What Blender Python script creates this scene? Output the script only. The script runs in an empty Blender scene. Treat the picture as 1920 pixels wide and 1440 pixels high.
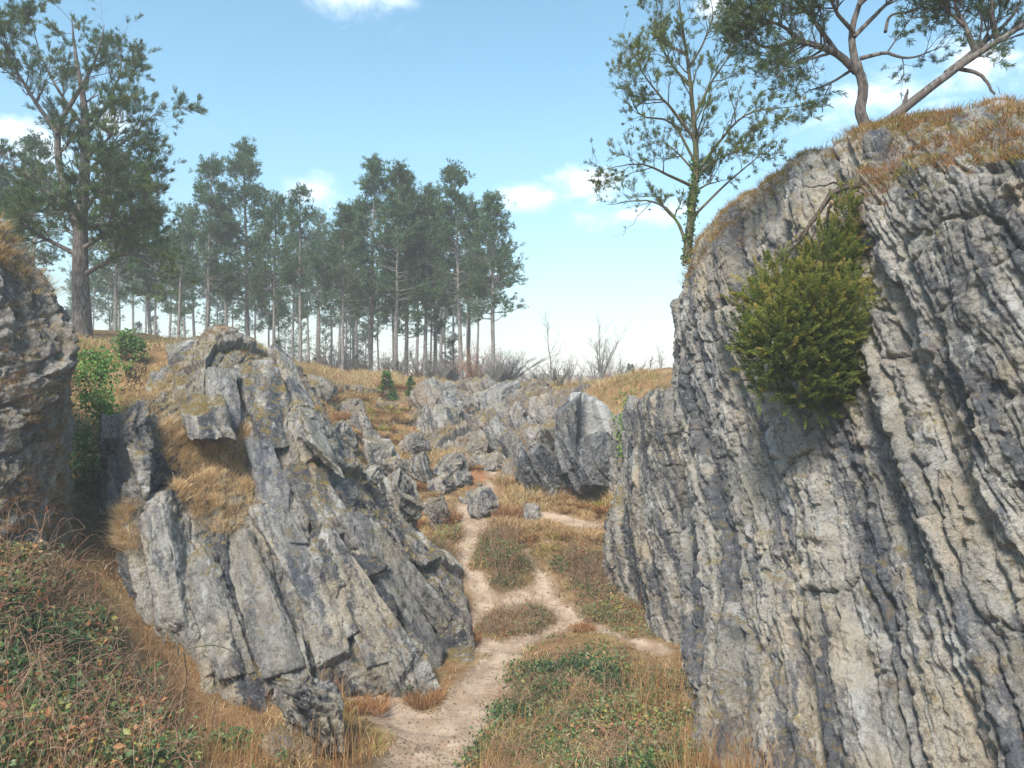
import bpy, math, numpy as np
from math import radians as R
rng = np.random.default_rng(7)
C = bpy.context.scene.collection
FPX, CX, HY, CAMZ = 1423.0, 960.0, 720.0, 6.0

# ------------------------------------------------------------------ helpers
def W(px, py, D):
    """point at depth D (m) seen along a given direction of the survey photograph"""
    return np.array([(px-CX)/FPX*D, D, CAMZ-(py-HY)/FPX*D])
def proj(P):
    D = np.maximum(P[..., 1], .1)
    return CX+P[..., 0]/D*FPX, HY-(P[..., 2]-CAMZ)/D*FPX
def smooth(a, b, x):
    t = np.clip((x-a)/(b-a), 0, 1); return t*t*(3-2*t)
def unit(v): return v/np.maximum(np.linalg.norm(v, axis=-1, keepdims=True), 1e-9)

def _h(ix, iy, iz, seed):
    h = (ix.astype(np.uint32)*np.uint32(374761393) + iy.astype(np.uint32)*np.uint32(668265263)
         + iz.astype(np.uint32)*np.uint32(2147483647) + np.uint32((seed*974711) & 0xffffffff))
    h = (h ^ (h >> np.uint32(13)))*np.uint32(1274126177)
    h = (h ^ (h >> np.uint32(16)))*np.uint32(2246822519)
    h ^= h >> np.uint32(13)
    return (h & np.uint32(0xffffff)).astype(np.float32)/np.float32(0xffffff)
def hash1(i, seed):
    i = np.asarray(i).astype(np.int64); z = np.zeros_like(i); return _h(i, z+17, z+5, seed)
def hash2(i, j, seed, k=None):
    i = np.asarray(i).astype(np.int64); j = np.asarray(j).astype(np.int64)
    return _h(i, j, (np.zeros_like(i)+3) if k is None else np.asarray(k).astype(np.int64), seed)
def noise(P, seed=0):
    P = np.asarray(P, dtype=np.float32); F = np.floor(P); I = F.astype(np.int64); f = P-F
    f = f*f*f*(f*(f*6-15)+10)
    x, y, z = I[..., 0], I[..., 1], I[..., 2]; fx, fy, fz = f[..., 0], f[..., 1], f[..., 2]
    def L(a, b, t): return a+(b-a)*t
    r = L(L(L(_h(x, y, z, seed), _h(x+1, y, z, seed), fx), L(_h(x, y+1, z, seed), _h(x+1, y+1, z, seed), fx), fy),
          L(L(_h(x, y, z+1, seed), _h(x+1, y, z+1, seed), fx), L(_h(x, y+1, z+1, seed), _h(x+1, y+1, z+1, seed), fx), fy), fz)
    return r*2-1
def fbm(P, oct=4, seed=0, gain=.5, lac=2.07):
    a, s, out, tot = 1., 1., 0., 0.
    for o in range(oct):
        out = out+a*noise(P*s+o*13.7, seed+o*31); tot += a; a *= gain; s *= lac
    return out/tot*1.5
def P3(x, y, z=0.0): return np.stack([x, y, np.zeros_like(x)+z], -1)

def set_props(o, label=None, cat=None, group=None, kind=None):
    if label: o['label'] = label
    if cat: o['category'] = cat
    if group: o['group'] = group
    if kind: o['kind'] = kind
    return o
def empty(name, loc, label, cat, group=None):
    o = bpy.data.objects.new(name, None); o.location = [float(v) for v in loc]; o.empty_display_size = .3; C.objects.link(o)
    return set_props(o, label, cat, group)
def mesh_data(name, V, faces, mat, attrs=None, smooth_shade=True):
    """faces: list of (F,n) int arrays"""
    me = bpy.data.meshes.new(name); V = np.asarray(V, dtype=np.float32)
    me.vertices.add(len(V)); me.vertices.foreach_set('co', V.ravel())
    faces = [np.asarray(f) for f in faces if len(f)]
    loops = np.concatenate([f.ravel() for f in faces]).astype(np.int32)
    cnt = np.concatenate([np.full(len(f), f.shape[1], dtype=np.int32) for f in faces])
    st = np.concatenate([[0], np.cumsum(cnt)[:-1]]).astype(np.int32)
    me.loops.add(len(loops)); me.loops.foreach_set('vertex_index', loops)
    me.polygons.add(len(cnt)); me.polygons.foreach_set('loop_start', st)
    me.polygons.foreach_set('use_smooth', np.full(len(cnt), smooth_shade, dtype=bool))
    for k, a in (attrs or {}).items():
        a = np.asarray(a, dtype=np.float32)
        if a.ndim == 1:
            me.attributes.new(k, 'FLOAT', 'POINT').data.foreach_set('value', a)
        else:
            me.attributes.new(k, 'FLOAT_VECTOR', 'POINT').data.foreach_set('vector', a.ravel())
    me.update(calc_edges=True); me.materials.append(mat)
    return me
def link(name, me, parent=None, loc=None):
    o = bpy.data.objects.new(name, me); C.objects.link(o)
    if parent: o.parent = parent
    if loc is not None: o.location = [float(v) for v in loc]
    return o
def grid_faces(nu, nv):
    i = np.arange((nu-1)*(nv-1)); u, v = i//(nv-1), i % (nv-1); a = u*nv+v
    return np.stack([a, a+nv, a+nv+1, a+1], -1)

# ------------------------------------------------------------------ materials
class NB:
    def __init__(s, name):
        s.m = bpy.data.materials.new(name); s.m.use_nodes = True; s.t = s.m.node_tree
        s.b = s.t.nodes['Principled BSDF']
    def n(s, typ, inp=None, **kw):
        n = s.t.nodes.new(typ)
        for k, v in kw.items(): setattr(n, k, v)
        for k, v in (inp or {}).items(): s.i(n, k, v)
        return n
    def i(s, n, k, v):
        q = n.inputs[k]
        if isinstance(v, bpy.types.NodeSocket): s.t.links.new(v, q)
        elif hasattr(v, 'outputs'): s.t.links.new(v.outputs[0], q)
        else: q.default_value = v
    def attr(s, name, vec=False):
        a = s.n('ShaderNodeAttribute', attribute_name=name); return a.outputs['Vector' if vec else 'Fac']
    def math(s, op, a, b=None, clamp=False):
        d = {0: a}
        if b is not None: d[1] = b
        return s.n('ShaderNodeMath', d, operation=op, use_clamp=clamp).outputs[0]
    def noise(s, vec, scale, detail=4., rough=.6, dist=0.):
        n = s.n('ShaderNodeTexNoise', {'Scale': scale, 'Detail': detail, 'Roughness': rough, 'Distortion': dist})
        if vec is not None: s.i(n, 'Vector', vec)
        return n.outputs['Fac']
    def step(s, x, a, b):
        return s.n('ShaderNodeMapRange', {'Value': x, 'From Min': a, 'From Max': b}, interpolation_type='SMOOTHSTEP').outputs[0]
    def ramp(s, fac, stops, interp='LINEAR'):
        n = s.n('ShaderNodeValToRGB', {'Fac': fac}); cr = n.color_ramp; cr.interpolation = interp
        while len(cr.elements) < len(stops): cr.elements.new(.5)
        for e, (p, c) in zip(cr.elements, stops): e.position = p; e.color = (*c, 1)
        return n.outputs['Color']
    def mix(s, fac, a, b, mode='MIX'):
        n = s.n('ShaderNodeMix', data_type='RGBA', blend_type=mode)
        for k, v in ((0, fac), (6, a), (7, b)):
            if isinstance(v, tuple): v = (*v, 1) if len(v) == 3 else v
            s.i(n, k, v)
        return n.outputs[2]
    def scale(s, vec, xyz):
        return s.n('ShaderNodeVectorMath', {0: vec, 1: xyz}, operation='MULTIPLY').outputs[0]
    def bump(s, h, strength, dist, normal=None):
        n = s.n('ShaderNodeBump', {'Height': h, 'Strength': strength, 'Distance': dist})
        if normal is not None: s.i(n, 'Normal', normal)
        return n.outputs[0]

def rock_material(name, pale, mid, tan, blue, streak=.5, tanamt=.5, moss=.5, dark=.5, white=.3, orange=.35):
    b = NB(name)
    P = b.n('ShaderNodeNewGeometry'); pos, nrm = P.outputs['Position'], P.outputs['Normal']
    stw = b.attr('stw', True)
    bed = b.attr('bed'); blk = b.attr('blk')
    nL = b.noise(pos, .55, 3, .6)
    nM = b.noise(pos, 2.3, 5, .65, .3)
    nF = b.noise(pos, 11., 6, .72)
    nFF = b.noise(pos, 46., 4, .7)
    wob = b.n('ShaderNodeTexNoise', {'Vector': pos, 'Scale': 3.5, 'Detail': 6., 'Roughness': .7}).outputs['Color']
    stv = b.n('ShaderNodeVectorMath', {0: stw, 1: b.scale(wob, (.30, .9, .9))}, operation='ADD').outputs[0]
    nS = b.noise(b.scale(stv, (2.3, .20, .28)), 1., 8, .70, .5)
    nS2 = b.noise(b.scale(stv, (6.5, .50, .7)), 1., 8, .74, .4)
    col = b.mix(b.step(nM, .35, .65), mid, pale)
    col = b.mix(b.math('MULTIPLY', b.step(b.math('ADD', nL, b.math('MULTIPLY', b.math('SUBTRACT', bed, .5), .25)), .48, .66), tanamt), col, tan)
    # pale wash and blue-black algae streaks following the beds
    col = b.mix(b.math('MULTIPLY', b.step(nS2, .56, .72), white), col, (.60, .58, .54))
    col = b.mix(b.math('MULTIPLY', b.step(nS, .49, .58), streak), col, blue)
    col = b.mix(b.math('MULTIPLY', b.step(nS2, .55, .40), b.math('MULTIPLY', b.step(nM, .45, .6), dark*.9)), col, (.075, .078, .085))
    nS3 = b.noise(b.scale(stv, (1.15, .10, .12)), 1., 6, .6, .3)
    col = b.mix(b.math('MULTIPLY', b.step(nS3, .54, .63), streak*.9), col, blue)
    # bed / block tone, then speckle
    tone = b.math('ADD', b.math('MULTIPLY', bed, .35), b.math('MULTIPLY', blk, .30))
    tone = b.math('ADD', tone, .66)
    tone = b.n('ShaderNodeCombineColor', {0: tone, 1: tone, 2: tone}).outputs[0]
    col = b.mix(1., col, tone, 'MULTIPLY')
    col = b.mix(b.math('MULTIPLY', b.step(nF, .53, .64), .30+dark*.4), col, (.045, .044, .046))
    col = b.mix(b.math('MULTIPLY', b.step(nF, .46, .33), .5), col, (.56, .53, .48))
    col = b.mix(b.math('MULTIPLY', b.step(nFF, .55, .66), .7), col, (.04, .04, .042))
    nD = b.noise(pos, 5., 8, .78, .2); col = b.mix(b.math('MULTIPLY', b.step(nD, .565, .64), dark), col, (.05, .052, .058))
    nW = b.noise(b.scale(stv, (1.6, .5, .6)), 1.3, 8, .74, .3); col = b.mix(b.math('MULTIPLY', b.step(nW, .53, .63), white), col, b.mix(b.step(nL, .45, .6), (.62, .60, .57), (.56, .47, .35)))
    # ochre / rust lichen
    nO = b.noise(pos, 1.7, 5, .7, .2)
    col = b.mix(b.math('MULTIPLY', b.step(nO, .60, .70), orange), col, (.30, .19, .085))
    nY = b.noise(pos, 4.3, 4, .7, .2)
    up = b.n('ShaderNodeSeparateXYZ', {0: nrm}).outputs[2]
    mz = b.math('ADD', b.math('MULTIPLY', up, .55), b.math('ADD', b.math('SUBTRACT', nY, .5), b.math('MULTIPLY', b.math('SUBTRACT', nF, .5), .5)))
    mfac = b.math('MULTIPLY', b.math('MULTIPLY', b.step(mz, .42-.16*moss, .64-.16*moss), min(1., moss*1.6)), b.step(b.noise(pos, .8, 4, .6), .46-.1*moss, .60-.1*moss))
    mcol = b.ramp(nF, [(.3, (.07, .055, .022)), (.44, (.17, .13, .04)), (.54, (.27, .20, .08)), (.64, (.33, .22, .10)), (.75, (.46, .35, .18))])
    col = b.mix(mfac, col, mcol)
    b.i(b.b, 'Base Color', col); b.i(b.b, 'Roughness', .92); b.i(b.b, 'Specular IOR Level', .18)
    h = b.math('ADD', b.math('MULTIPLY', nF, .75), b.math('MULTIPLY', nFF, .28))
    b.i(b.b, 'Normal', b.bump(h, 1., .13))
    return b.m

def leaf_material(name, stops, rough=.6, trans=.0, spec=.3):
    b = NB(name)
    r = b.attr('rnd')
    col = b.ramp(r, stops)
    b.i(b.b, 'Base Color', col); b.i(b.b, 'Roughness', rough); b.i(b.b, 'Specular IOR Level', spec)
    if trans:
        t = b.n('ShaderNodeBsdfTranslucent', {'Color': col}); m = b.n('ShaderNodeMixShader', {0: trans, 1: b.b.outputs[0], 2: t.outputs[0]})
        b.t.links.new(m.outputs[0], b.t.nodes['Material Output'].inputs[0])
    return b.m
def bark_material(name, c1, c2, c3=None):
    b = NB(name)
    P = b.n('ShaderNodeNewGeometry').outputs['Position']
    n1 = b.noise(b.scale(P, (1, 1, .25)), 16, 5, .7); n2 = b.noise(P, 1.5, 3, .6)
    col = b.mix(b.step(n1, .38, .62), c1, c2)
    if c3: col = b.mix(b.step(n2, .5, .68), col, c3)
    b.i(b.b, 'Base Color', col); b.i(b.b, 'Roughness', .9); b.i(b.b, 'Specular IOR Level', .15)
    b.i(b.b, 'Normal', b.bump(n1, .8, .03))
    return b.m

# ------------------------------------------------------------------ rocks
NBED = unit(np.array([.74, -.56, .40]))
TDIP = unit(np.array([.46, 0, -.89])); TDIP = unit(TDIP-NBED*np.dot(TDIP, NBED)); WST = np.cross(NBED, TDIP)
def table(n, lo, hi, seed):
    r = np.random.default_rng(seed); return np.cumsum(lo+(hi-lo)*r.random(n)**1.6)
def dip_slope(P):
    """beds of the left outcrop: parallel to its sloping crest, steeper towards the left"""
    x, y, z = P[:, 0], P[:, 1], P[:, 2]; k = .54+.035*(x+3)
    d = unit(np.array([.63, -.34, -.70])); n = unit(np.array([.78, -.1, .74])); e = np.cross(n, d)
    return .72*(.78*x-.12*y+k*z), P@d, P@e
def rockdisp(P, amp=1., seed=0, sc=1., beds=1., rough=1., bedfn=None, joint=1., thin=1.):
    """bedded, jointed limestone relief; P world points; returns displacement, stw coords, bed tint, block tint"""
    Q = P/sc
    s, t, w = (Q@NBED, Q@TDIP, Q@WST) if bedfn is None else [c/sc for c in bedfn(P)]
    wz = .22*fbm(Q*.22, 3, seed+1)+.045*fbm(Q*1.3, 3, seed+2)
    Qa = np.stack([s, t*.26, w*.34], -1)
    s1 = s+wz+400
    tA = table(2200, .16, .85, seed+3); tB = table(7000, .05, .26, seed+4)
    s1 = 60+np.mod(s1, 400.)
    e = .018
    A = 0; Bv = 0
    for de in (-e, 0, e):
        iA = np.searchsorted(tA, s1+de); A = A+hash1(iA, seed+5)/3
        iB = np.searchsorted(tB, s1+de*.6); Bv = Bv+hash1(iB, seed+6)/3
    iA = np.searchsorted(tA, s1); iB = np.searchsorted(tB, s1)
    dA = np.minimum(np.abs(s1-tA[np.clip(iA-1, 0, None)]), np.abs(tA[iA]-s1))
    dB = np.minimum(np.abs(s1-tB[np.clip(iB-1, 0, None)]), np.abs(tB[iB]-s1))
    # cross joints inside each bed
    ln = 1.3+4.2*hash1(iA, seed+7)**1.5
    tt = t+.22*fbm(Q*.9, 3, seed+8)+hash1(iA, seed+9)*7.3
    ww = w+.35*fbm(Q*.6, 2, seed+10)+hash1(iA, seed+11)*5.1
    lw = 1.8+3.*hash1(iA, seed+12)
    J = np.floor(tt/ln); K = np.floor(ww/lw)
    blk = hash2(iA, J, seed+13, K)
    fj = np.abs(tt/ln-J-.5); dj = (.5-fj)*ln
    fk = np.abs(ww/lw-K-.5); dk = (.5-fk)*lw
    jm = hash2(iA, J, seed+14)
    n1 = fbm(Qa*.75, 4, seed+15); n2 = .6*fbm(Qa*3.2, 4, seed+16, .55)+.5*fbm(Q*2.3, 4, seed+26, .55); n3 = .6*fbm(Q*7.5, 4, seed+17, .6)+.6*fbm(Qa*12, 3, seed+27, .6)
    bm = .40+.95*smooth(-.35, .35, fbm(Q*np.array([.22, .30, .22]), 2, seed+30))
    d = beds*((A-.5)*.50*bm+(Bv-.5)*.10*thin*smooth(-.3, .4, n1+.3*n2))+ (blk-.5)*.20*beds*joint
    gm = smooth(-.25, .35, fbm(Q*.8, 2, seed+18))
    d -= beds*.22*np.minimum(gm, bm)*np.exp(-(dA/.034)**2)
    d -= beds*thin*.05*(1-gm*.4)*np.exp(-(dB/.012)**2)
    d -= joint*.09*(jm > .5)*np.exp(-(dj/.024)**2)+.05*np.exp(-(dk/.022)**2)*(jm < .45)
    n4 = fbm(Q*3.3+3, 5, seed+28, .72)
    d += rough*(.15*n1+.10*n2+.045*n3+.055*n4)
    rid = 1-np.abs(fbm(Qa*[1.6,2.2,2.2]+5, 3, seed+19)); d -= rough*.10*smooth(.86, .995, rid)
    pit = fbm(Q*5.2, 2, seed+20); d -= rough*.06*smooth(.2, .6, pit)
    return d*amp*sc, np.stack([s, t, w], -1), hash1(iB, seed+21)*.5+hash1(iA, seed+22)*.5, blk

def cr(Pn, u):
    """Catmull-Rom along axis 0 at params u"""
    n = len(Pn); i = np.clip(np.floor(u).astype(int), 0, n-2); f = (u-i)[:, None, None]
    E = np.concatenate([[2*Pn[0]-Pn[1]], Pn, [2*Pn[-1]-Pn[-2]]])
    a, b, c, d = E[i], E[i+1], E[i+2], E[i+3]
    return .5*(2*b+(c-a)*f+(2*a-5*b+4*c-d)*f*f+(3*b-a-3*c+d)*f**3)
def params(Pn, n, wt=None):
    L = np.linalg.norm(np.diff(Pn, axis=0), axis=-1).mean(1)
    if wt is not None: L = L*np.asarray(wt)
    cum = np.concatenate([[0], np.cumsum(L)]); cum /= cum[-1]
    return np.interp(np.linspace(0, 1, n), cum, np.arange(len(cum)))
GROUND_FIX = {}
ROCKS = {}
def net_rock(name, cols, tails, nu, nv, mat, label, cat, seed, amp=1., uw=None, vw=None, beds=1., rough=1., sc=1., topfade=None, sink=None, **kw):
    net = []
    for c, tl in zip(cols, tails):
        pts = [W(*p) for p in c]
        for off in tl: pts.append(pts[-1]+np.array(off))
        net.append(pts)
    net = np.array(net)
    uu = params(net, nu, uw); netT = net.transpose(1, 0, 2); vv = params(netT, nv, vw)
    G = cr(net, uu); G = cr(G.transpose(1, 0, 2), vv).transpose(1, 0, 2)
    def normals(G):
        du = np.gradient(G, axis=0); dv = np.gradient(G, axis=1); return unit(np.cross(du, dv))
    N = normals(G)
    # consistent outward orientation: towards the camera on the visible middle
    mid = N[nu//2, nv//3]; flip = np.dot(mid, np.array([0, 0, CAMZ])-G[nu//2, nv//3]) < 0
    if flip: N = -N
    d, stw, bed, blk = rockdisp(G.reshape(-1, 3), amp, seed, sc, beds, rough, **kw)
    if sink is not None: d = d+sink(G.reshape(-1, 3))
    if topfade: d = (d.reshape(nu, nv)*(1-topfade[2]*smooth(topfade[0], topfade[1], vv))[None]).ravel()
    Pn = G.reshape(-1, 3)+N.reshape(-1, 3)*d[:, None]
    F = grid_faces(nu, nv)
    if not flip: pass
    else: F = F[:, ::-1]
    me = mesh_data(name, Pn, [F], mat, {'stw': stw, 'bed': bed, 'blk': blk})
    o = link(name, me); set_props(o, label, cat)
    N2 = normals(Pn.reshape(nu, nv, 3)); N2 = -N2 if flip else N2
    ROCKS[label] = (Pn, N2.reshape(-1, 3))
    return o, Pn, N2.reshape(-1, 3)

_ICO = {}
def ico(sub):
    if sub not in _ICO:
        import bmesh
        bm = bmesh.new(); bmesh.ops.create_icosphere(bm, subdivisions=sub, radius=1)
        V = np.array([v.co[:] for v in bm.verts]); F = np.array([[v.index for v in f.verts] for f in bm.faces]); bm.free(); _ICO[sub] = (V, F)
    return _ICO[sub]
def rot_y(a):
    c, s = math.cos(a), math.sin(a); return np.array([[c, 0, s], [0, 1, 0], [-s, 0, c]])
def rot_z(a):
    c, s = math.cos(a), math.sin(a); return np.array([[c, -s, 0], [s, c, 0], [0, 0, 1]])
def boulder(name, cen, dims, mat, label, cat, seed, tilt=0., yaw=0., sub=6, box=.6, amp=.5, group=None, sc=.6, beds=1., cuts=12):
    """angular block: sphere clipped by box planes and random joint planes, then weathered"""
    r = np.random.default_rng(seed); V, F = ico(sub)
    pl, ds = [], []
    for ax in range(3):
        for sg in (-1, 1):
            n = np.zeros(3); n[ax] = sg; n += r.normal(0, .10, 3); pl.append(unit(n)); ds.append(box+.08*r.random())
    for _ in range(cuts): pl.append(unit(r.normal(0, 1, 3))); ds.append(.60+.36*r.random())
    pl = np.array(pl); ds = np.array(ds)
    dt = V@pl.T; rad = np.min(np.where(dt > .05, ds/np.maximum(dt, .05), 9), axis=1)
    Pn = V*rad[:, None]/box*(np.array(dims)/2)
    Pn = Pn@rot_y(tilt).T@rot_z(yaw).T
    Nn = unit(V/np.array(dims)*np.mean(dims))@rot_y(tilt).T@rot_z(yaw).T
    d, stw, bed, blk = rockdisp(Pn+np.array(cen), amp, seed % 5, sc, beds)
    Pn = Pn+Nn*d[:, None]
    me = mesh_data(name, Pn, [F], mat, {'stw': stw, 'bed': bed, 'blk': blk})
    o = link(name, me, None, cen); set_props(o, label, cat, group)
    ROCKS[label] = (Pn+np.array(cen), Nn)
    return o

ROCK_R = rock_material('cliff_limestone', (.58, .54, .475), (.35, .32, .275), (.48, .39, .27), (.095, .105, .13), streak=.85, tanamt=.65, moss=.45, dark=.62, white=.75, orange=.32)
ROCK_L = rock_material('outcrop_limestone', (.49, .455, .405), (.265, .245, .215), (.40, .32, .21), (.06, .067, .082), streak=.95, tanamt=.6, moss=.62, dark=.8, white=.8, orange=.32)
ROCK_D = rock_material('brownish_limestone', (.46, .41, .36), (.30, .265, .23), (.38, .29, .19), (.11, .11, .12), streak=.45, tanamt=.6, moss=.60, dark=.7, white=.25, orange=.5)  # brownish limestone, more ochre lichen and less white than the outcrop
ROCK_S = rock_material('slab_limestone', (.48, .445, .395), (.30, .28, .25), (.42, .34, .23), (.09, .10, .13), streak=.7, tanamt=.45, moss=.38, dark=.5, white=.4, orange=.25)
ROCK_B = rock_material('stained_limestone', (.22, .22, .22), (.13, .13, .135), (.20, .17, .13), (.05, .058, .075), streak=.9, tanamt=.3, moss=.25, dark=.7, white=.35, orange=.15)
ROCK_P = rock_material('flat_limestone', (.52, .51, .49), (.44, .43, .42), (.46, .42, .36), (.20, .21, .23), streak=.4, tanamt=.3, moss=.2, dark=.2, white=.3, orange=.1)
ROCK_M = rock_material('rubble_limestone', (.42, .37, .31), (.27, .22, .175), (.34, .22, .12), (.10, .10, .11), streak=.5, tanamt=.8, moss=.8, dark=.6, white=.3, orange=.7)

# --- right cliff
cols = [
 [(2450,2350,6.4),(2450,2050,6.4),(2440,1500,6.8),(2430,1050,7.2),(2430,650,7.5),(2430,330,7.6),(2430,230,7.9),(2430,90,9.0)],
 [(1950,2350,6.9),(1950,1980,6.9),(1980,1400,7.8),(1985,1020,8.3),(1985,660,8.5),(1985,330,8.6),(1985,265,9.0),(1985,180,10.2)],
 [(1700,2100,7.9),(1700,1800,7.9),(1760,1330,9.0),(1778,1010,9.5),(1775,680,9.7),(1780,350,9.8),(1780,285,10.3),(1790,212,11.5)],
 [(1490,1900,9.3),(1490,1630,9.3),(1580,1260,10.5),(1612,970,11.1),(1618,680,11.3),(1630,390,11.3),(1625,310,11.9),(1630,242,12.8)],
 [(1330,1760,11.0),(1330,1490,11.0),(1415,1210,12.1),(1460,950,12.6),(1470,690,12.8),(1490,440,12.9),(1510,350,13.4),(1525,285,14.0)],
 [(1296,1560,13.3),(1296,1362,13.3),(1322,1130,14.1),(1340,910,14.5),(1345,690,14.7),(1350,515,14.8),(1380,435,15.1),(1410,362,15.6)],
 [(1292,1420,16.0),(1290,1245,16.0),(1287,1060,16.1),(1284,880,16.2),(1275,700,16.3),(1266,575,16.4),(1283,508,16.6),(1322,438,17.0)],
 [(1310,1330,18),(1310,1190,18),(1308,1050,18),(1305,880,18),(1300,720,18),(1300,600,18),(1315,510,18.2),(1345,450,18.6)],
 [(1430,1330,20.5),(1430,1150,20.5),(1430,1000,20.5),(1430,860,20.5),(1430,720,20.5),(1430,600,20.5),(1430,510,20.6),(1440,460,20.8)]]
tl = [[(1.2,1.8,.0),(9,6,.2)]]*7+[[(1.6,.6,0),(10,3,.2)]]*2
net_rock('cliff', cols, tl, 760, 900, ROCK_R, 'tall pale grey cliff of steep leaning rock beds with grassy top, filling the right side', 'cliff', 11, 1.0, joint=.7, beds=1., rough=.85, topfade=(5.2, 7.0, .62),
         uw=[.3,.8,1,1,1,1.1,1,.3], vw=[.25,.9,1,1,1,1,1,.5,.12])
# --- buttress behind it
cols = [
 [(1345,1330,17.4),(1345,1215,17.4),(1340,1100,17.5),(1335,980,17.6),(1335,860,17.8),(1335,790,18),(1335,740,18.4)],
 [(1258,1300,17.6),(1258,1205,17.6),(1252,1090,17.8),(1247,980,18),(1242,860,18.2),(1238,790,18.4),(1243,740,19)],
 [(1195,1240,19.5),(1195,1150,19.5),(1188,1060,19.6),(1184,980,19.8),(1194,880,20),(1200,805,20.2),(1210,748,20.8)],
 [(1145,1180,21.2),(1142,1095,21.2),(1134,1040,21.3),(1144,985,21.5),(1164,920,21.8),(1184,840,22),(1200,775,22.5)],
 [(1170,1100,24),(1165,1030,24),(1160,990,24),(1165,930,24.5),(1180,880,25),(1195,830,25),(1210,762,25.5)]]
net_rock('rock_buttress', cols, [[(1.5,.6,0),(6,1,.2)]]*5, 300, 360, ROCK_L, 'dark blue-grey rock buttress in the gap, directly left of the foot of the tall cliff', 'rock', 23, .75, vw=[.3,1,1,1,1,1,.4,.1], sc=.75)
# --- craggy rim at the back of the hollow
cols = [
 [(770,830,35),(770,800,35),(772,775,36),(776,755,37),(782,738,38)],
 [(800,880,32),(800,850,32),(805,805,34),(812,765,36),(820,732,38)],
 [(850,900,31),(850,865,31),(858,815,33.5),(868,770,36),(875,730,38.5)],
 [(900,910,30.5),(900,875,30.5),(905,825,33),(915,775,36),(925,729,38.5)],
 [(960,915,29),(960,880,29),(962,830,31.5),(968,780,34.5),(975,728,37.5)],
 [(1010,920,28.5),(1010,885,28.5),(1012,830,30.5),(1016,780,33),(1020,730,36)],
 [(1060,920,28.5),(1060,890,28.5),(1060,830,30),(1060,780,31.5),(1062,734,34)],
 [(1120,920,29),(1120,890,29),(1120,830,30),(1120,780,31),(1120,742,33)]]
net_rock('rocky_rim', cols, [[(0,2.5,-.1),(0,6,-1.)]]*8, 420, 260, ROCK_M, 'long craggy reddish rock rim closing the far end of the hollow below the pine grove', 'rock', 61, 1.35, vw=[.3,1,1,1,.5,.1], sc=.9, joint=1.8)
# --- left edge rock
cols = [
 [(-350,1250,11),(-350,1000,11),(-350,800,11.2),(-350,600,11.4),(-350,450,11.7),(-350,350,12),(-330,300,13)],
 [(-100,1250,11.8),(-100,1020,11.8),(-100,850,12),(-100,690,12.2),(-90,560,12.4),(-80,450,12.7),(-60,385,13.6)],
 [(30,1200,12.6),(30,1020,12.6),(30,880,12.8),(35,750,12.9),(40,640,13.0),(30,545,13.3),(5,455,14)],
 [(100,1150,13.6),(100,1000,13.6),(100,880,13.7),(105,770,13.7),(112,670,13.6),(95,585,13.9),(70,522,14.6)],
 [(125,1100,14.6),(122,970,14.6),(118,870,14.6),(124,770,14.6),(136,670,14.6),(128,605,14.9),(103,565,15.5)],
 [(112,1050,16.5),(112,960,16.5),(108,860,16.5),(108,770,16.5),(118,680,16.5),(108,625,16.5),(83,585,17)]]
net_rock('rock_outcrop', cols, [[(-2,1.2,0),(-8,1,.3)]]*6, 300, 360, ROCK_D, 'dark rough rock wall at the left edge of the photo with dry grass on top', 'rock', 37, .9, beds=.7, rough=1.3, uw=[.3,1,1,1,.8], vw=[.4,1,1,1,1,1,.5,.1], sc=.8)
# --- main outcrop
cols = [
 [(210,1000,19),(210,930,19),(215,870,19.3),(225,810,19.6),(250,760,20),(280,720,20.5),(310,680,21),(330,655,21.5)],
 [(192,1120,15.3),(192,1020,15.3),(188,930,15.4),(193,850,15.5),(203,795,15.8),(228,760,16.2),(290,705,18.2),(335,648,20)],
 [(300,1330,13.7),(295,1230,13.7),(275,1110,14),(265,980,14.3),(262,860,14.6),(262,765,15.2),(310,712,17.8),(350,628,19.5)],
 [(430,1400,13.7),(425,1300,13.7),(395,1180,14.2),(365,1040,14.8),(355,900,15.5),(365,800,16.3),(370,705,17.2),(395,620,19.3)],
 [(560,1420,13.8),(560,1310,13.8),(530,1180,14.4),(500,1030,15.2),(470,900,16.2),(455,800,17),(445,705,17.8),(445,632,19.3)],
 [(710,1370,14.8),(705,1275,14.8),(655,1150,15.2),(605,1010,15.9),(565,895,16.7),(535,790,17.6),(515,710,18.8),(495,656,20)],
 [(845,1345,15.6),(832,1265,15.6),(755,1150,15.9),(695,1020,16.4),(632,915,17.1),(580,812,18.2),(543,730,19.6),(520,676,21.2)],
 [(860,1215,18.4),(842,1150,18.4),(762,1045,18.7),(706,940,19.3),(645,850,20.2),(596,767,21.4),(562,712,22.5),(540,690,23.4)],
 [(850,1100,21.5),(830,1060,21.5),(750,970,22),(690,900,22.5),(640,840,23.2),(600,778,24),(575,735,25),(560,706,26)]]
OUTCROP, OP, ON = net_rock('rock_outcrop', cols, [[(-.3,2.2,-.3),(-.5,6,-2)]]*9, 820, 640, ROCK_L, 'large grey tilted rock outcrop left of the path with straw-coloured grass in its gully', 'rock', 53, .85,
         uw=[.4,.9,1,1,1,1,1,.5], vw=[.3,1,1,1,1,1,1,.5,.1], sc=1.1, bedfn=dip_slope, joint=1.5, thin=.9, beds=1.45, rough=.8)

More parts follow.
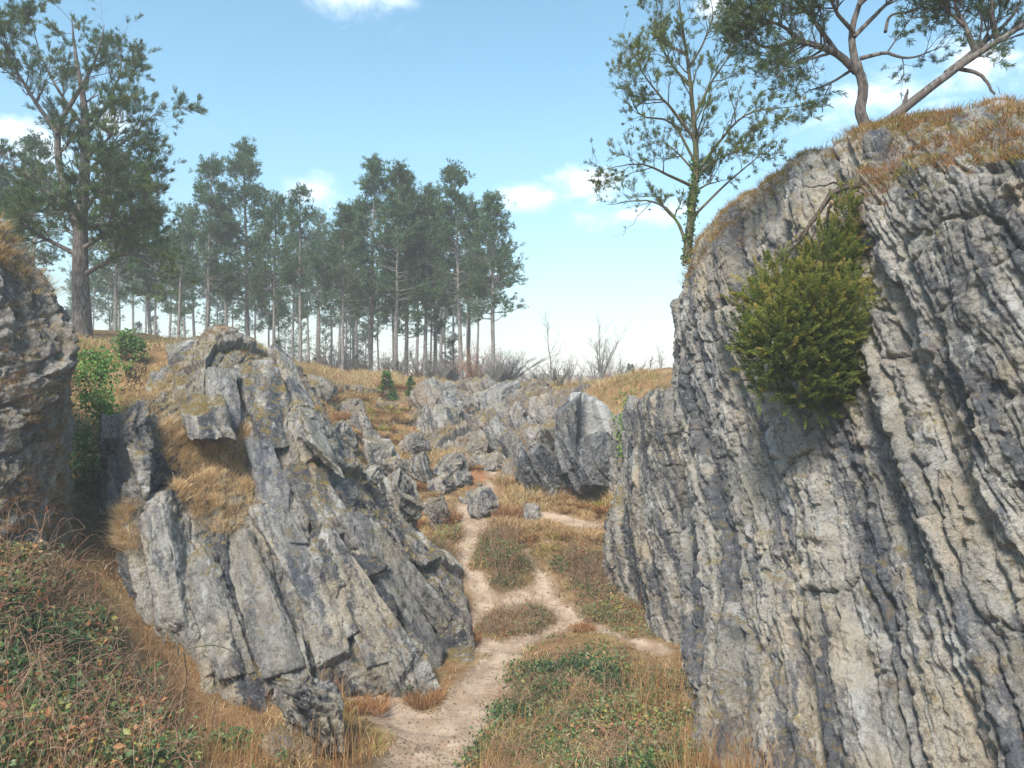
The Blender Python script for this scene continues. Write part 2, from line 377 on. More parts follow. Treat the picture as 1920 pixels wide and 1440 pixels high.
# ------------------------------------------------------------------ terrain
CP = [(830,1440,11.9),(1000,1440,11.5),(1100,1440,11.2),(1250,1440,10.9),(1180,1250,15.8),(1150,1300,14.2),(1400,1400,12.5),
 (600,1440,10.9),(400,1440,9.9),(200,1440,9.1),(0,1440,8.2),(-300,1440,7.4),(600,1330,13.5),(430,1375,12.8),(270,1320,12.4),(130,1200,12.),(-20,1110,11.2),(90,1050,13),(160,960,16.),(-250,1050,11),
 (700,1330,14.1),(900,1280,15.3),(860,1400,12.6),(930,1230,16.7),(1000,1195,17.95),(1080,1165,19.1),(1200,1195,17.8),(1150,1110,20.6),(870,1180,18.4),(980,1120,20.3),(860,1060,21.9),(930,1050,22.1),(1050,1080,21.3),(1080,1020,22.6),
 (1000,1000,23.6),(900,980,24.6),(1050,955,25.6),(1110,965,25.5),(980,920,27.2),(820,930,26.6),(760,1000,24.4),(920,870,30),(860,850,31.2),(780,860,29),(700,850,28.6),(660,800,31),
 (620,720,35.5),(700,742,36.5),(780,738,38),(900,738,40),(960,800,36),(1010,800,33),(1010,860,29.8),(1050,757,36),(1110,738,31.5),(1200,738,30),(1180,850,27),(1300,740,26),
 (250,628,30),(330,642,30),(165,650,27),(200,622,34),(500,690,34),(200,705,23),(170,800,19.5),(60,600,24),(-200,600,24),(560,700,30),(430,680,25),(450,650,30),
 (620,880,24.),(560,800,22.5)]
CPW = np.array([W(*p) for p in CP])
extra = [(x, y, 5.75+.0*x+(1.6 if x < -18 else .8 if x < -10 else 0)) for y in (50, 62, 80) for x in (-45, -28, -14, 0, 14, 28, 45)]
extra += [(0,0,2.2),(-6,0,3.5),(6,0,1.5),(0,6,.9),(4,6,.9),(-4,5,2.0),(12,20,1),(12,30,5.7),(20,40,5.7),(20,12,1),(-16,6,4),(-18,14,5),(-18,20,7.5),(-24,30,8)]
CPW = np.concatenate([CPW, np.array(extra, dtype=float)])
def _tps(r2): return np.where(r2 > 1e-9, r2*np.log(np.maximum(r2, 1e-9)), 0)
_n = len(CPW); _K = _tps(((CPW[:, None, :2]-CPW[None, :, :2])**2).sum(-1))+np.eye(_n)*.6
_Pm = np.c_[np.ones(_n), CPW[:, :2]]; _A = np.block([[_K, _Pm], [_Pm.T, np.zeros((3, 3))]])
_w = np.linalg.solve(_A, np.r_[CPW[:, 2], 0, 0, 0])
def height(x, y):
    x = np.asarray(x, dtype=float); y = np.asarray(y, dtype=float); sh = x.shape; X = np.c_[x.ravel(), y.ravel()]
    z = np.empty(len(X))
    for a in range(0, len(X), 40000):
        q = X[a:a+40000]; k = _tps(((q[:, None]-CPW[None, :, :2])**2).sum(-1)); z[a:a+40000] = k@_w[:_n]+_w[_n]+q@_w[_n+1:]
    xx, yy = X[:, 0], X[:, 1]
    far = 5.75+1.6*smooth(-8, -30, xx)+.8*fbm(P3(xx*.02, yy*.02), 3, 5)
    far += 5*smooth(90, 300, yy)*(.4+.6*noise(P3(xx*.006, yy*.006+3), 8))
    out = np.maximum.reduce([smooth(48, 66, yy), smooth(26, 50, np.abs(xx)), smooth(-6, -20, yy)])
    z = z*(1-out)+far*out; z = np.clip(z, -.6, 12)
    z += .09*fbm(P3(xx*.8, yy*.8), 3, 61)+.03*fbm(P3(xx*3.5, yy*3.5), 2, 62)
    return z.reshape(sh)
def ground_at(px, py, near=7.):
    Ds = np.concatenate([np.arange(near, 60, .05), np.arange(60, 200, .5)])
    P = np.stack([(px-CX)/FPX*Ds, Ds, CAMZ-(py-HY)/FPX*Ds], -1)
    below = P[:, 2] < height(P[:, 0], P[:, 1])
    i = int(np.argmax(below)) if below.any() else len(Ds)-1
    return P[i]
def on_ground(x, y, dz=0.): return np.array([x, y, float(height(np.array([x]), np.array([y]))[0])+dz])

strokes = [
 ([(770,1500),(800,1430),(850,1370),(900,1300),(925,1245),(965,1212),(1020,1187),(1078,1164)], [1.7,1.5,1.2,.85,.8,.6,.5,.5]),
 ([(830,1380),(740,1340),(670,1300),(610,1278),(570,1270)], [1.2,1.0,.8,.6,.3]),
 ([(940,1222),(890,1200),(860,1190),(885,1158),(920,1132),(900,1095),(868,1062),(880,1020),(892,985),(872,950)], [.62,.55,.6,.55,.62,.55,.5,.52,.7,.55]),
 ([(915,1132),(960,1128),(1010,1122),(1050,1140),(1078,1162)], [.7,.85,.95,.65,.65]),
 ([(1010,1118),(1020,1085),(1003,1060),(985,1035)], [.6,.42,.32,.2]),
 ([(1078,1164),(1150,1190),(1235,1220)], [.5,.4,.32]),
 ([(1000,965),(1060,975),(1120,985)], [.5,.8,.6]),
 ([(892,985),(915,925),(925,885)], [.5,.45,.3])]
SEG = []
for pts, ws in strokes:
    G = [ground_at(*p)[:2] for p in pts]
    for a in range(len(G)-1): SEG.append((G[a], G[a+1], ws[a], ws[a+1]))
def path_mask(x, y):
    m = np.full(np.shape(x), -9.)
    for a, b, wa, wb in SEG:
        d = b-a; L2 = (d**2).sum()+1e-9
        t = np.clip(((x-a[0])*d[0]+(y-a[1])*d[1])/L2, 0, 1)
        dist = np.hypot(x-a[0]-t*d[0], y-a[1]-t*d[1]); m = np.maximum(m, (wa+(wb-wa)*t)*.44-dist)
    return m + .15*fbm(P3(x*1.5, y*1.5), 3, 77)+.05*noise(P3(x*7, y*7), 78)

def _ledge_sink(P):
    m = path_mask(P[:, 0], P[:, 1]); return -.9*smooth(-.6, -.1, m)+.30*fbm(P*[.55, .55, .2], 3, 131)-.16
cols = []
for px in (590,640,690,740,790,840,890,940,985):
    c = []
    for f in (0, .2, .4, .6, .8, 1.):
        y0_ = 985 if px < 760 else 900; y1_ = 735 if px < 780 else 765
        q = ground_at(px+(px-780)*.1*f, y0_+(y1_-y0_)*f, 18.); x_, y_ = proj(q); c.append((float(x_), float(y_), float(q[1])))
    cols.append(c)
net_rock('rock_ledges', cols, [[(0,.6,-.2),(0,1.2,-1.5)]]*9, 460, 420, ROCK_M, 'broken rock ledges poking through the ochre grass bank right of the large outcrop', 'rock', 91, 1.15, sc=.8, joint=1.6, rough=1.2, sink=_ledge_sink)
def graded(lo, hi, st, far_lo, far_hi):
    a = list(np.arange(lo, hi, st)); s = st
    while a[-1] < far_hi: s *= 1.22; a.append(a[-1]+s)
    s = st; b = []; q = lo
    while q > far_lo: s *= 1.22; q -= s; b.append(q)
    return np.array(b[::-1]+a)
xs = graded(-13, 7.5, .075, -320, 320); ys = graded(7.5, 42, .075, -120, 420)
X, Y = np.meshgrid(xs, ys, indexing='ij'); Z = height(X, Y)
PMASK = path_mask(X, Y)
Z = Z-.06*smooth(-.05, .25, PMASK)

b = NB('heath_ground')
pos = b.n('ShaderNodeNewGeometry').outputs['Position']
n1 = b.noise(pos, .45, 4, .6); n2 = b.noise(pos, 2.2, 6, .7); n3 = b.noise(pos, 14, 5, .75); n4 = b.noise(pos, 1.1, 5, .7, .3)
col = b.mix(b.step(n2, .36, .64), (.15, .09, .045), (.36, .24, .12))
col = b.mix(b.math('MULTIPLY', b.step(n1, .5, .64), .7), col, (.27, .15, .07))
col = b.mix(b.math('MULTIPLY', b.step(n4, .55, .68), .8), col, (.13, .12, .035))
col = b.mix(b.math('MULTIPLY', b.step(n3, .55, .7), .7), col, (.05, .038, .022))
col = b.mix(b.math('MULTIPLY', b.step(n3, .44, .3), .6), col, (.44, .33, .20))
col = b.mix(b.math('MULTIPLY', b.step(b.math('ADD', b.attr('rust'), b.math('MULTIPLY', b.math('SUBTRACT', n2, .5), 1.6)), .05, .5), .85), col, b.mix(n3, (.22, .085, .04), (.46, .23, .12)))
col = b.mix(b.step(b.math('ADD', b.attr('pm'), b.math('MULTIPLY', b.math('SUBTRACT', n3, .5), .5)), -.22, .02), col, (.36, .265, .185))
b.i(b.b, 'Base Color', col); b.i(b.b, 'Roughness', .95); b.i(b.b, 'Specular IOR Level', .1)
b.i(b.b, 'Normal', b.bump(b.math('ADD', n3, b.math('MULTIPLY', n2, 1.5)), .9, .06))
M_GROUND = b.m
b = NB('trodden_earth')
pos = b.n('ShaderNodeNewGeometry').outputs['Position']
n2 = b.noise(pos, 1.6, 5, .65, .3); n3 = b.noise(pos, 9, 6, .75); n4 = b.noise(pos, 55, 4, .7)
col = b.mix(b.step(n2, .38, .62), (.33, .235, .165), (.47, .36, .27))
col = b.mix(b.math('MULTIPLY', b.step(n3, .55, .68), .6), col, (.26, .17, .11))
col = b.mix(b.math('MULTIPLY', b.step(n4, .6, .72), .6), col, (.16, .11, .075))
col = b.mix(b.math('MULTIPLY', b.step(n3, .42, .3), .5), col, (.58, .50, .42))
b.i(b.b, 'Base Color', col); b.i(b.b, 'Roughness', .95); b.i(b.b, 'Specular IOR Level', .1)
b.i(b.b, 'Normal', b.bump(b.math('ADD', n3, b.math('MULTIPLY', n4, .4)), .8, .04))
M_PATH = b.m
RUST = np.full(X.shape, -1.)
for px, py, r in ((870,815,2.2),(905,850,1.8),(880,890,1.2),(930,835,1.6),(700,800,1.2),(850,760,1.2),(880,960,.7),(790,790,1.4)):
    c = ground_at(px, py, 20.); RUST = np.maximum(RUST, 1-np.hypot(X-c[0], Y-c[1])/r)
F = grid_faces(len(xs), len(ys)); V = np.stack([X, Y, Z], -1).reshape(-1, 3); pm = PMASK.ravel()
isp = (pm[F].mean(1) > 0.0)
def submesh(name, sel, mat):
    f = F[sel]; u, inv = np.unique(f, return_inverse=True)
    return link(name, mesh_data(name, V[u], [inv.reshape(f.shape)], mat, {'pm': pm[u], 'rust': RUST.ravel()[u]}))
set_props(submesh('ground', ~isp, M_GROUND), kind='structure')
set_props(submesh('path', isp, M_PATH), kind='structure')

# ------------------------------------------------------------------ scatter builders
def blades(base, up, h, wd, lean, r, mat, name):
    """curved grass blades: base (N,3), up (N,3), height, width, lean amount; colour driven by rnd"""
    n = len(base); g = np.random.default_rng(len(base)+3)
    a = g.random(n)*2*np.pi; side = np.c_[np.cos(a), np.sin(a), np.zeros(n)]
    a2 = g.random(n)*2*np.pi; ln = np.c_[np.cos(a2), np.sin(a2), -.25*np.ones(n)]*lean[:, None]
    m = base+up*h[:, None]*.55+ln*h[:, None]*.25; t = base+up*h[:, None]*.92+ln*h[:, None]*.9
    w1 = side*wd[:, None]/2
    V = np.stack([base-w1, base+w1, m-w1*.7, m+w1*.7, t], 1).reshape(-1, 3)
    i = np.arange(n)[:, None]*5
    F = np.concatenate([i+[0, 1, 3], i+[0, 3, 2], i+[2, 3, 4]])
    return mesh_data(name, V, [F], mat, {'rnd': np.repeat(r, 5)}, False)
def leaves(cen, nrm, size, r, mat, name, aspect=.62):
    n = len(cen); g = np.random.default_rng(n+11)
    x = unit(np.cross(nrm, g.normal(0, 1, (n, 3)))); y = np.cross(nrm, x); s = size[:, None]
    V = np.stack([cen-x*s, cen+y*s*aspect+nrm*s*.18, cen+x*s, cen-y*s*aspect+nrm*s*.18], 1).reshape(-1, 3)
    i = np.arange(n)[:, None]*4
    return mesh_data(name, V, [np.concatenate([i+[0, 1, 2], i+[0, 2, 3]])], mat, {'rnd': np.repeat(r, 4)}, False)
def tubes(curves, radii, sides=5):
    """curves (N,M,3), radii (N,M) -> verts, quads"""
    N, M, _ = curves.shape; T = unit(np.gradient(curves, axis=1)); g = np.random.default_rng(N)
    ref = unit(np.cross(T[:, M//2], g.normal(0, 1, (N, 3))))[:, None, :]
    A = unit(ref-T*(ref*T).sum(-1, keepdims=True)); B = np.cross(T, A)
    ang = np.arange(sides)/sides*2*np.pi
    V = curves[:, :, None]+radii[:, :, None, None]*(A[:, :, None]*np.cos(ang)[:, None]+B[:, :, None]*np.sin(ang)[:, None])
    n, m, s = np.meshgrid(np.arange(N), np.arange(M-1), np.arange(sides), indexing='ij'); s2 = (s+1) % sides
    f = lambda m, s: (n*M+m)*sides+s
    return V.reshape(-1, 3), np.stack([f(m, s), f(m, s2), f(m+1, s2), f(m+1, s)], -1).reshape(-1, 4)
class Acc:
    def __init__(s): s.V = []; s.F = []; s.n = 0
    def add(s, V, F): s.V.append(V); s.F.append(F+s.n); s.n += len(V)
    def mesh(s, name, mat): return mesh_data(name, np.concatenate(s.V), [np.concatenate(s.F)], mat)
def resample(pts, M):
    pts = np.asarray(pts, dtype=float)
    if len(pts) > 2:
        u = np.linspace(0, len(pts)-1, 40); pts = cr(pts[:, None, :], u)[:, 0]
    L = np.r_[0, np.cumsum(np.linalg.norm(np.diff(pts, axis=0), axis=1))]; q = np.linspace(0, L[-1], M)
    return np.stack([np.interp(q, L, pts[:, k]) for k in range(3)], -1)
def spawn(cur, rad, cnt, f0, f1, L0, L1, ang, g, up=.2, bend=.35, M=6, rr=.5, jit=.06, fl=None):
    """child shoots along parent curves"""
    N, Mp, _ = cur.shape
    pi = np.repeat(np.arange(N), cnt); n = len(pi)
    f = f0+(f1-f0)*g.random(n); q = f*(Mp-1); i = np.clip(q.astype(int), 0, Mp-2); t = (q-i)[:, None]
    st = cur[pi, i]*(1-t)+cur[pi, i+1]*t; tan = unit(cur[pi, i+1]-cur[pi, i])
    pr = unit(np.cross(tan, g.normal(0, 1, (n, 3)))); a = ang*(.7+.6*g.random(n))[:, None]
    d = unit(tan*np.cos(a)+pr*np.sin(a)+np.array([0, 0, up])); L = (L0+(L1-L0)*g.random(n))
    if fl is not None: L = L*fl(f)
    u = np.linspace(0, 1, M)[None, :, None]
    b2 = g.normal(0, bend*.6, (n, 1, 3))+np.array([0, 0, bend*.6])
    c = st[:, None]+L[:, None, None]*(d[:, None]*u+b2*u*u*.5)+np.cumsum(g.normal(0, jit, (n, M, 3)), 1)*L[:, None, None]*u
    r0 = (rad[pi, i]*(1-t[:, 0])+rad[pi, i+1]*t[:, 0])*rr
    r0 = np.minimum(r0, L*.03)
    return c, np.maximum(r0[:, None]*np.linspace(1, .25, M)[None], .0025), f
def along(c, k, f0, g):
    """k random points with tangents along each curve"""
    N, M, _ = c.shape; pi = np.repeat(np.arange(N), k); q = (f0+(1-f0)*g.random(len(pi)))*(M-1); i = np.clip(q.astype(int), 0, M-2); t = (q-i)[:, None]
    return c[pi, i]*(1-t)+c[pi, i+1]*t, unit(c[pi, i+1]-c[pi, i])
def tufts(cen, ax, length, K, wd, g, mat, name, spread=.9, shade=None, twig=.6):
    """needle brushes: K slim needles round each shoot axis"""
    N = len(cen); L = length*(.7+.6*g.random(N))
    ax = unit(ax+np.array([0, 0, .35])+g.normal(0, .2, (N, 3)))
    th = spread*(.5+.7*g.random((N, K))); pr = unit(np.cross(ax[:, None], g.normal(0, 1, (N, K, 3))))
    d = unit(ax[:, None]*np.cos(th)[..., None]+pr*np.sin(th)[..., None])
    off = g.random((N, K, 1))*twig*L[:, None, None]
    b0 = cen[:, None]+ax[:, None]*off; tip = b0+d*(L[:, None, None]*(.45+.3*g.random((N, K, 1))))
    sd = unit(np.cross(d, g.normal(0, 1, (N, K, 3))))*wd/2; mid = b0*.55+tip*.45
    V = np.stack([b0, mid+sd, tip, mid-sd], 2).reshape(-1, 3); i = np.arange(N*K)[:, None]*4
    sv = g.random((N, 1)) if shade is None else shade[:, None]
    r = np.clip(sv*.75+g.random((N, K))*.25, 0, 1)
    return mesh_data(name, V, [i+[0, 1, 2, 3]], mat, {'rnd': np.repeat(r.ravel(), 4)}, False)

M_STRAW = leaf_material('dry_straw', [(0, (.20, .11, .05)), (.25, (.42, .25, .11)), (.55, (.62, .43, .22)), (.85, (.74, .58, .36)), (1, (.30, .28, .08))], .8, .3, .15)
M_RUST = leaf_material('rust_grass', [(0, (.15, .075, .035)), (.4, (.34, .16, .065)), (.75, (.52, .29, .12)), (1, (.60, .43, .22))], .8, .3, .15)
M_PALE = leaf_material('bleached_straw', [(0, (.32, .18, .08)), (.3, (.60, .40, .20)), (.6, (.76, .57, .33)), (1, (.82, .66, .42))], .8, .3, .15)
M_MOSSG = leaf_material('yellow_moss', [(0, (.14, .13, .03)), (.5, (.34, .30, .06)), (1, (.54, .42, .12))], .8, .2, .15)
M_RUSTY = leaf_material('ochre_grass', [(0, (.16, .10, .035)), (.35, (.36, .22, .08)), (.7, (.52, .33, .13)), (1, (.32, .29, .08))], .8, .3, .15)
M_DEAD = leaf_material('withered_grass', [(0, (.12, .08, .05)), (.3, (.26, .18, .10)), (.6, (.40, .29, .16)), (.85, (.50, .40, .25)), (1, (.22, .22, .07))], .8, .3, .15)
M_GREEN = leaf_material('green_grass', [(0, (.12, .13, .03)), (.5, (.27, .26, .07)), (1, (.48, .40, .16))], .8, .3, .15)
M_BRAM = leaf_material('bramble_leaf', [(0, (.035, .07, .03)), (.22, (.07, .14, .045)), (.42, (.15, .24, .07)), (.52, (.24, .31, .17)), (.62, (.37, .36, .08)), (.70, (.42, .15, .06)), (.82, (.50, .24, .10)), (.92, (.56, .40, .22)), (1, (.34, .12, .06))], .5, .3, .4)
M_STEM = bark_material('bramble_stem', (.20, .11, .07), (.46, .31, .21), (.36, .15, .09))
M_IVY = leaf_material('ivy_leaf', [(0, (.02, .05, .015)), (.35, (.07, .16, .03)), (.7, (.16, .29, .05)), (1, (.30, .38, .08))], .45, .3, .35)
M_NEEDLE = leaf_material('pine_needle', [(0, (.03, .052, .028)), (.45, (.08, .13, .055)), (.8, (.16, .205, .075)), (1, (.30, .24, .11))], .6, .25, .3)
M_NEEDLEF = leaf_material('far_pine_needle', [(0, (.03, .065, .035)), (.5, (.085, .15, .065)), (1, (.17, .23, .09))], .6, .3, .3)
M_OLIVE = leaf_material('olive_needle', [(0, (.04, .06, .02)), (.4, (.10, .145, .04)), (.75, (.19, .22, .06)), (.92, (.27, .20, .08)), (1, (.24, .12, .06))], .55, .25, .3)
M_JUNI = leaf_material('juniper_needle', [(0, (.07, .11, .035)), (.3, (.17, .225, .05)), (.6, (.33, .345, .075)), (.85, (.54, .45, .12)), (1, (.58, .38, .14))], .6, .4, .25)
M_BARK = bark_material('pine_bark', (.065, .055, .05), (.22, .195, .18), (.14, .115, .10))
M_BARKG = bark_material('grey_bark', (.14, .125, .115), (.33, .30, .275))
M_BARKM = bark_material('mossy_bark', (.07, .06, .04), (.17, .15, .10), (.10, .13, .035))
M_ROOT = bark_material('dead_root', (.03, .025, .022), (.13, .10, .08))

# ------------------------------------------------------------------ trees
def place_tree(name, loc, label, cat, group, trunk_me, crown_me, rotz=0., s=1.):
    e = empty(name, loc, label, cat, group); e.rotation_euler = (0, 0, rotz); e.scale = (s, s, s)
    link('trunk', trunk_me, e)
    if crown_me: link('crown', crown_me, e)
    return e
def make_pine(seed, H=16., bare=.45, Lmax=2.6, nb=70, K=9, full=1.):
    g = np.random.default_rng(seed); acc = Acc()
    sway = np.cumsum(g.normal(0, .05, (14, 2)), 0); tz = np.linspace(-.3, H, 14)
    tr = np.c_[sway*.6, tz][None]; rad = (.17*np.linspace(1, .12, 14)**.8+.01)[None]; rad[0, 0] = .23
    acc.add(*tubes(tr, rad, 8))
    f = np.sort(bare+(1-bare)*g.random(nb)**.9); az = g.random(nb)*2*np.pi
    prof = lambda q: Lmax*(.30+.70*np.sin(np.pi*np.clip((q-bare)/(1.02-bare), 0, 1)**.75*.92+.22))*(1.02-((q-bare)/(1-bare))*.62)
    i = np.clip((f*13).astype(int), 0, 12); t = (f*13-i)[:, None]; st = tr[0, i]*(1-t)+tr[0, i+1]*t
    L = prof(f)*(.55+.6*g.random(nb)); el = .10+.55*(f-bare)/(1-bare)+g.normal(0, .12, nb)
    d = np.c_[np.cos(az)*np.cos(el), np.sin(az)*np.cos(el), np.sin(el)]; u = np.linspace(0, 1, 7)[None, :, None]
    br = st[:, None]+L[:, None, None]*(d[:, None]*u+np.array([0, 0, 1.])*(u*u*.22-.10*u))+np.cumsum(g.normal(0, .03, (nb, 7, 3)), 1)*L[:, None, None]*u
    brr = (.018+.012*L[:, None])*np.linspace(1, .3, 7)[None]
    acc.add(*tubes(br, brr, 4))
    # dead stubs below the crown
    ns = 10; q = .18+(bare-.15)*g.random(ns); a2 = g.random(ns)*6.28; z0 = q*H
    sd = np.c_[np.cos(a2), np.sin(a2), g.normal(.05, .2, ns)]; sb = np.c_[np.zeros((ns, 2)), z0][:, None]+sd[:, None]*np.linspace(0, 1, 4)[None, :, None]*(.4+.9*g.random((ns, 1, 1)))
    acc.add(*tubes(sb, np.tile(np.linspace(.02, .006, 4), (ns, 1)), 3))
    c2, r2, _ = spawn(br, brr, int(9*full), .35, 1., .35, .95, .75, g, .25, .4, 5, .5)
    acc.add(*tubes(c2, r2, 3))
    ce, ax = along(c2, 3, .35, g); c1, a1 = along(br, 4, .5, g)
    ce = np.concatenate([ce, c1]); ax = np.concatenate([ax, a1])
    cl = np.clip(.5+.5*fbm(ce*.9, 2, seed), 0, 1)
    keep = g.random(len(ce)) < .28+.9*cl
    ce, ax, cl = ce[keep], ax[keep], cl[keep]
    return acc.mesh('trunk', M_BARKG), tufts(ce, ax, .42, K, .055, g, M_NEEDLEF, 'crown', 1.0, np.clip(cl*.6+.4*g.random(len(ce)), 0, 1)), H
PINES = [make_pine(101, 16, .38, 2.9, 96), make_pine(102, 16, .30, 2.7, 104), make_pine(103, 16, .48, 2.4, 72), make_pine(104, 16, .34, 3.3, 104), make_pine(105, 16, .52, 2.2, 60, full=.8)]

GROVE = [ # base px, top py, depth, variant, label
 (385,312,50,0,'tall hazy pine behind the top of the grey tilted outcrop'),
 (468,292,52,1,'tallest hazy pine behind the right shoulder of the outcrop, highest in that half'),
 (512,385,50,3,'broad hazy pine left of the shorter pine that has a bare lower trunk'),
 (560,368,46,2,'shorter pine with long bare trunk standing alone left of the gap in the grove'),
 (642,398,47,3,'dark bushy pine with drooping low branch, left in the right half of the grove'),
 (693,318,50,1,'tall slim pine with the highest tip in the middle of the grove'),
 (668,420,56,2,'thin pine trunk just left of the tall slim pine in mid grove'),
 (742,330,48,0,'tall dense pine standing just behind the small bright spruces'),
 (762,352,50,3,'wide pine whose trunk nearly touches the tall dense pine behind the spruces'),
 (797,365,49,1,'pine above the left end of the rocky rim with two crossing lower limbs'),
 (815,372,55,4,'thin sparse pine with open top in the right half of the grove'),
 (865,330,48,0,'tall round-topped pine near the right end of the grove'),
 (882,395,53,2,'thin pine trunk just right of the tall round-topped pine'),
 (925,380,46,3,'outermost pine at the right end of the grove, branches reaching into open sky'),
 (335,400,55,4,'thin pale pine trunk behind the grassy crest left of the outcrop top'),
 (430,400,56,2,'slender pine between the two tall pines behind the outcrop top'),
 (600,455,62,4,'slim pale trunk seen in the gap of the grove'),
 (285,330,44,1,'green pine just right of the large near pine'),
 (215,300,42,3,'bushy pine half hidden behind the large near pine trunk'),
 (60,270,40,0,'pine above the left edge rock, behind the large near pine'),
 (10,330,42,3,'pine at the very left edge of the photo behind the grass-topped rock')]
for k, (px, ty, D, v, lab) in enumerate(GROVE):
    x = (px-CX)/FPX*D; base = on_ground(x, D, -.1); top = CAMZ-(ty-HY)/FPX*D
    t, c, H = PINES[v]
    place_tree('pine_tree', base, lab, 'pine tree', 'pines of the grove on the plateau', t, c, rotz=k*2.4, s=(top-base[2])/H).rotation_euler = (.035*math.sin(k*5.1), .035*math.cos(k*3.7), k*2.4)
g = np.random.default_rng(5)
for k in range(38):
    px = 150+790*((k*.618) % 1); D = 57+42*g.random(); x = (px-CX)/FPX*D
    base = on_ground(x, D, -.2); ty = 405+125*g.random(); top = CAMZ-(ty-HY)/FPX*D
    t, c, H = PINES[[2, 4, 0, 4, 2][k % 5]]
    place_tree('pine_tree', base, 'slim faded pine standing in the mist far behind the grove', 'pine tree', 'misty pines behind the grove', t, c, rotz=k*1.7, s=(top-base[2])/H)

FIR = make_pine(110, 16, .06, 3.4, 110, full=.8)
for k in range(14):
    px = 190+520*((k*.618+.1) % 1); D = 84+26*g.random(); x = (px-CX)/FPX*D; base = on_ground(x, D, -.2); ty = 560+90*g.random(); top = CAMZ-(ty-HY)/FPX*D
    place_tree('conifer', base, 'low bushy conifer blurred by mist, seen between the grove trunks', 'conifer', 'misty bushy conifers behind the grove', FIR[0], FIR[1], rotz=k*1.3, s=(top-base[2])/16)

for k, (px, ty, D) in enumerate(((668,668,52),(806,678,50),(880,690,49),(940,692,50),(520,640,52),(440,618,50),(845,640,54),(590,672,55))):
    x = (px-CX)/FPX*D; base = on_ground(x, D, -.1); top = CAMZ-(ty-HY)/FPX*D
    e = place_tree('conifer', base, 'small bushy evergreen growing in the shade under the grove trunks', 'conifer', 'young evergreens under the grove', FIR[0], FIR[1], rotz=k*1.9, s=(top-base[2])/16)
    e.scale = (e.scale[0]*1.5, e.scale[1]*1.5, e.scale[2])

def limb_tree(name, loc, label, limbs, mats, seed, n1, n2, L1, L2, leaf, group=None, sides=9, f0=.3, up=.15, tn=3, **kw):
    """tree with hand-set limbs: limbs = [(polyline of world points, r0, r1, foliage weight)]"""
    g = np.random.default_rng(seed); acc = Acc(); ce, ax = [], []; loc = np.array(loc)
    for pts, r0, r1, wgt in limbs:
        M = 16; c = resample(np.array(pts)-loc, M)
        wob = np.cumsum(g.normal(0, .012, (M, 3)), 0); c = c+wob*np.linspace(0, 1, M)[:, None]
        r1 = r1 if wgt <= 0 else r1*.4; r = np.linspace(1, 0, M)**.9*(r0-r1)+r1; acc.add(*tubes(c[None], r[None], sides))
        if wgt <= 0: continue
        fl = lambda f: 1.15-.55*f
        c1, rr1, _ = spawn(c[None], r[None], max(2, int(n1*wgt)), f0, 1., L1*.5, L1*1.2, .95, g, up, .35, 7, .55, fl=fl)
        acc.add(*tubes(c1, rr1, 4))
        c2, rr2, _ = spawn(c1, rr1, n2, .25, 1., L2*.5, L2*1.2, .8, g, up+.05, .35, 5, .6)
        acc.add(*tubes(c2, rr2, 3))
        p, a = along(c2, tn, .35, g); ce.append(p); ax.append(a)
        p, a = along(c1, 3, .6, g); ce.append(p); ax.append(a)
    ce = np.concatenate(ce); ax = np.concatenate(ax); cl = np.clip(.5+.7*fbm(ce*kw.get('cf', 1.1), 2, seed), 0, 1)
    keep = g.random(len(ce)) < np.clip(cl*1.5-kw.get('gap', .1), 0.03, 1); ce, ax, cl = ce[keep], ax[keep], cl[keep]
    sh = np.clip(cl*.5+.5*g.random(len(ce)), 0, 1)
    tme = acc.mesh('trunk', mats[0])
    if leaf == 'needle': cme = tufts(ce, ax, kw.get('nl', .3), kw.get('K', 14), kw.get('nw', .03), g, mats[1], 'crown', .75, sh)
    else:
        kk = kw.get('K', 9); n = len(ce)*kk; sz = kw.get('ls', .045)
        cen = np.repeat(ce, kk, 0)+g.normal(0, kw.get('ld', .09), (n, 3)); r = np.clip(np.repeat(sh, kk)*.7+.3*g.random(n), 0, 1)
        cme = leaves(cen, unit(g.normal(0, 1, (n, 3))+[0, 0, .4]), sz*(.6+.8*g.random(n)), r, mats[1], 'crown')
    e = place_tree(name, loc, label, 'tree' if leaf != 'needle' else 'pine tree', group, tme, cme)
    return e
def L3(pts, D, dd=0.): # polyline at depth D drifting dd metres towards/away from the viewer
    n = len(pts); return [W(px, py, D+dd*k/max(1, n-1)) for k, (px, py) in enumerate(pts)]
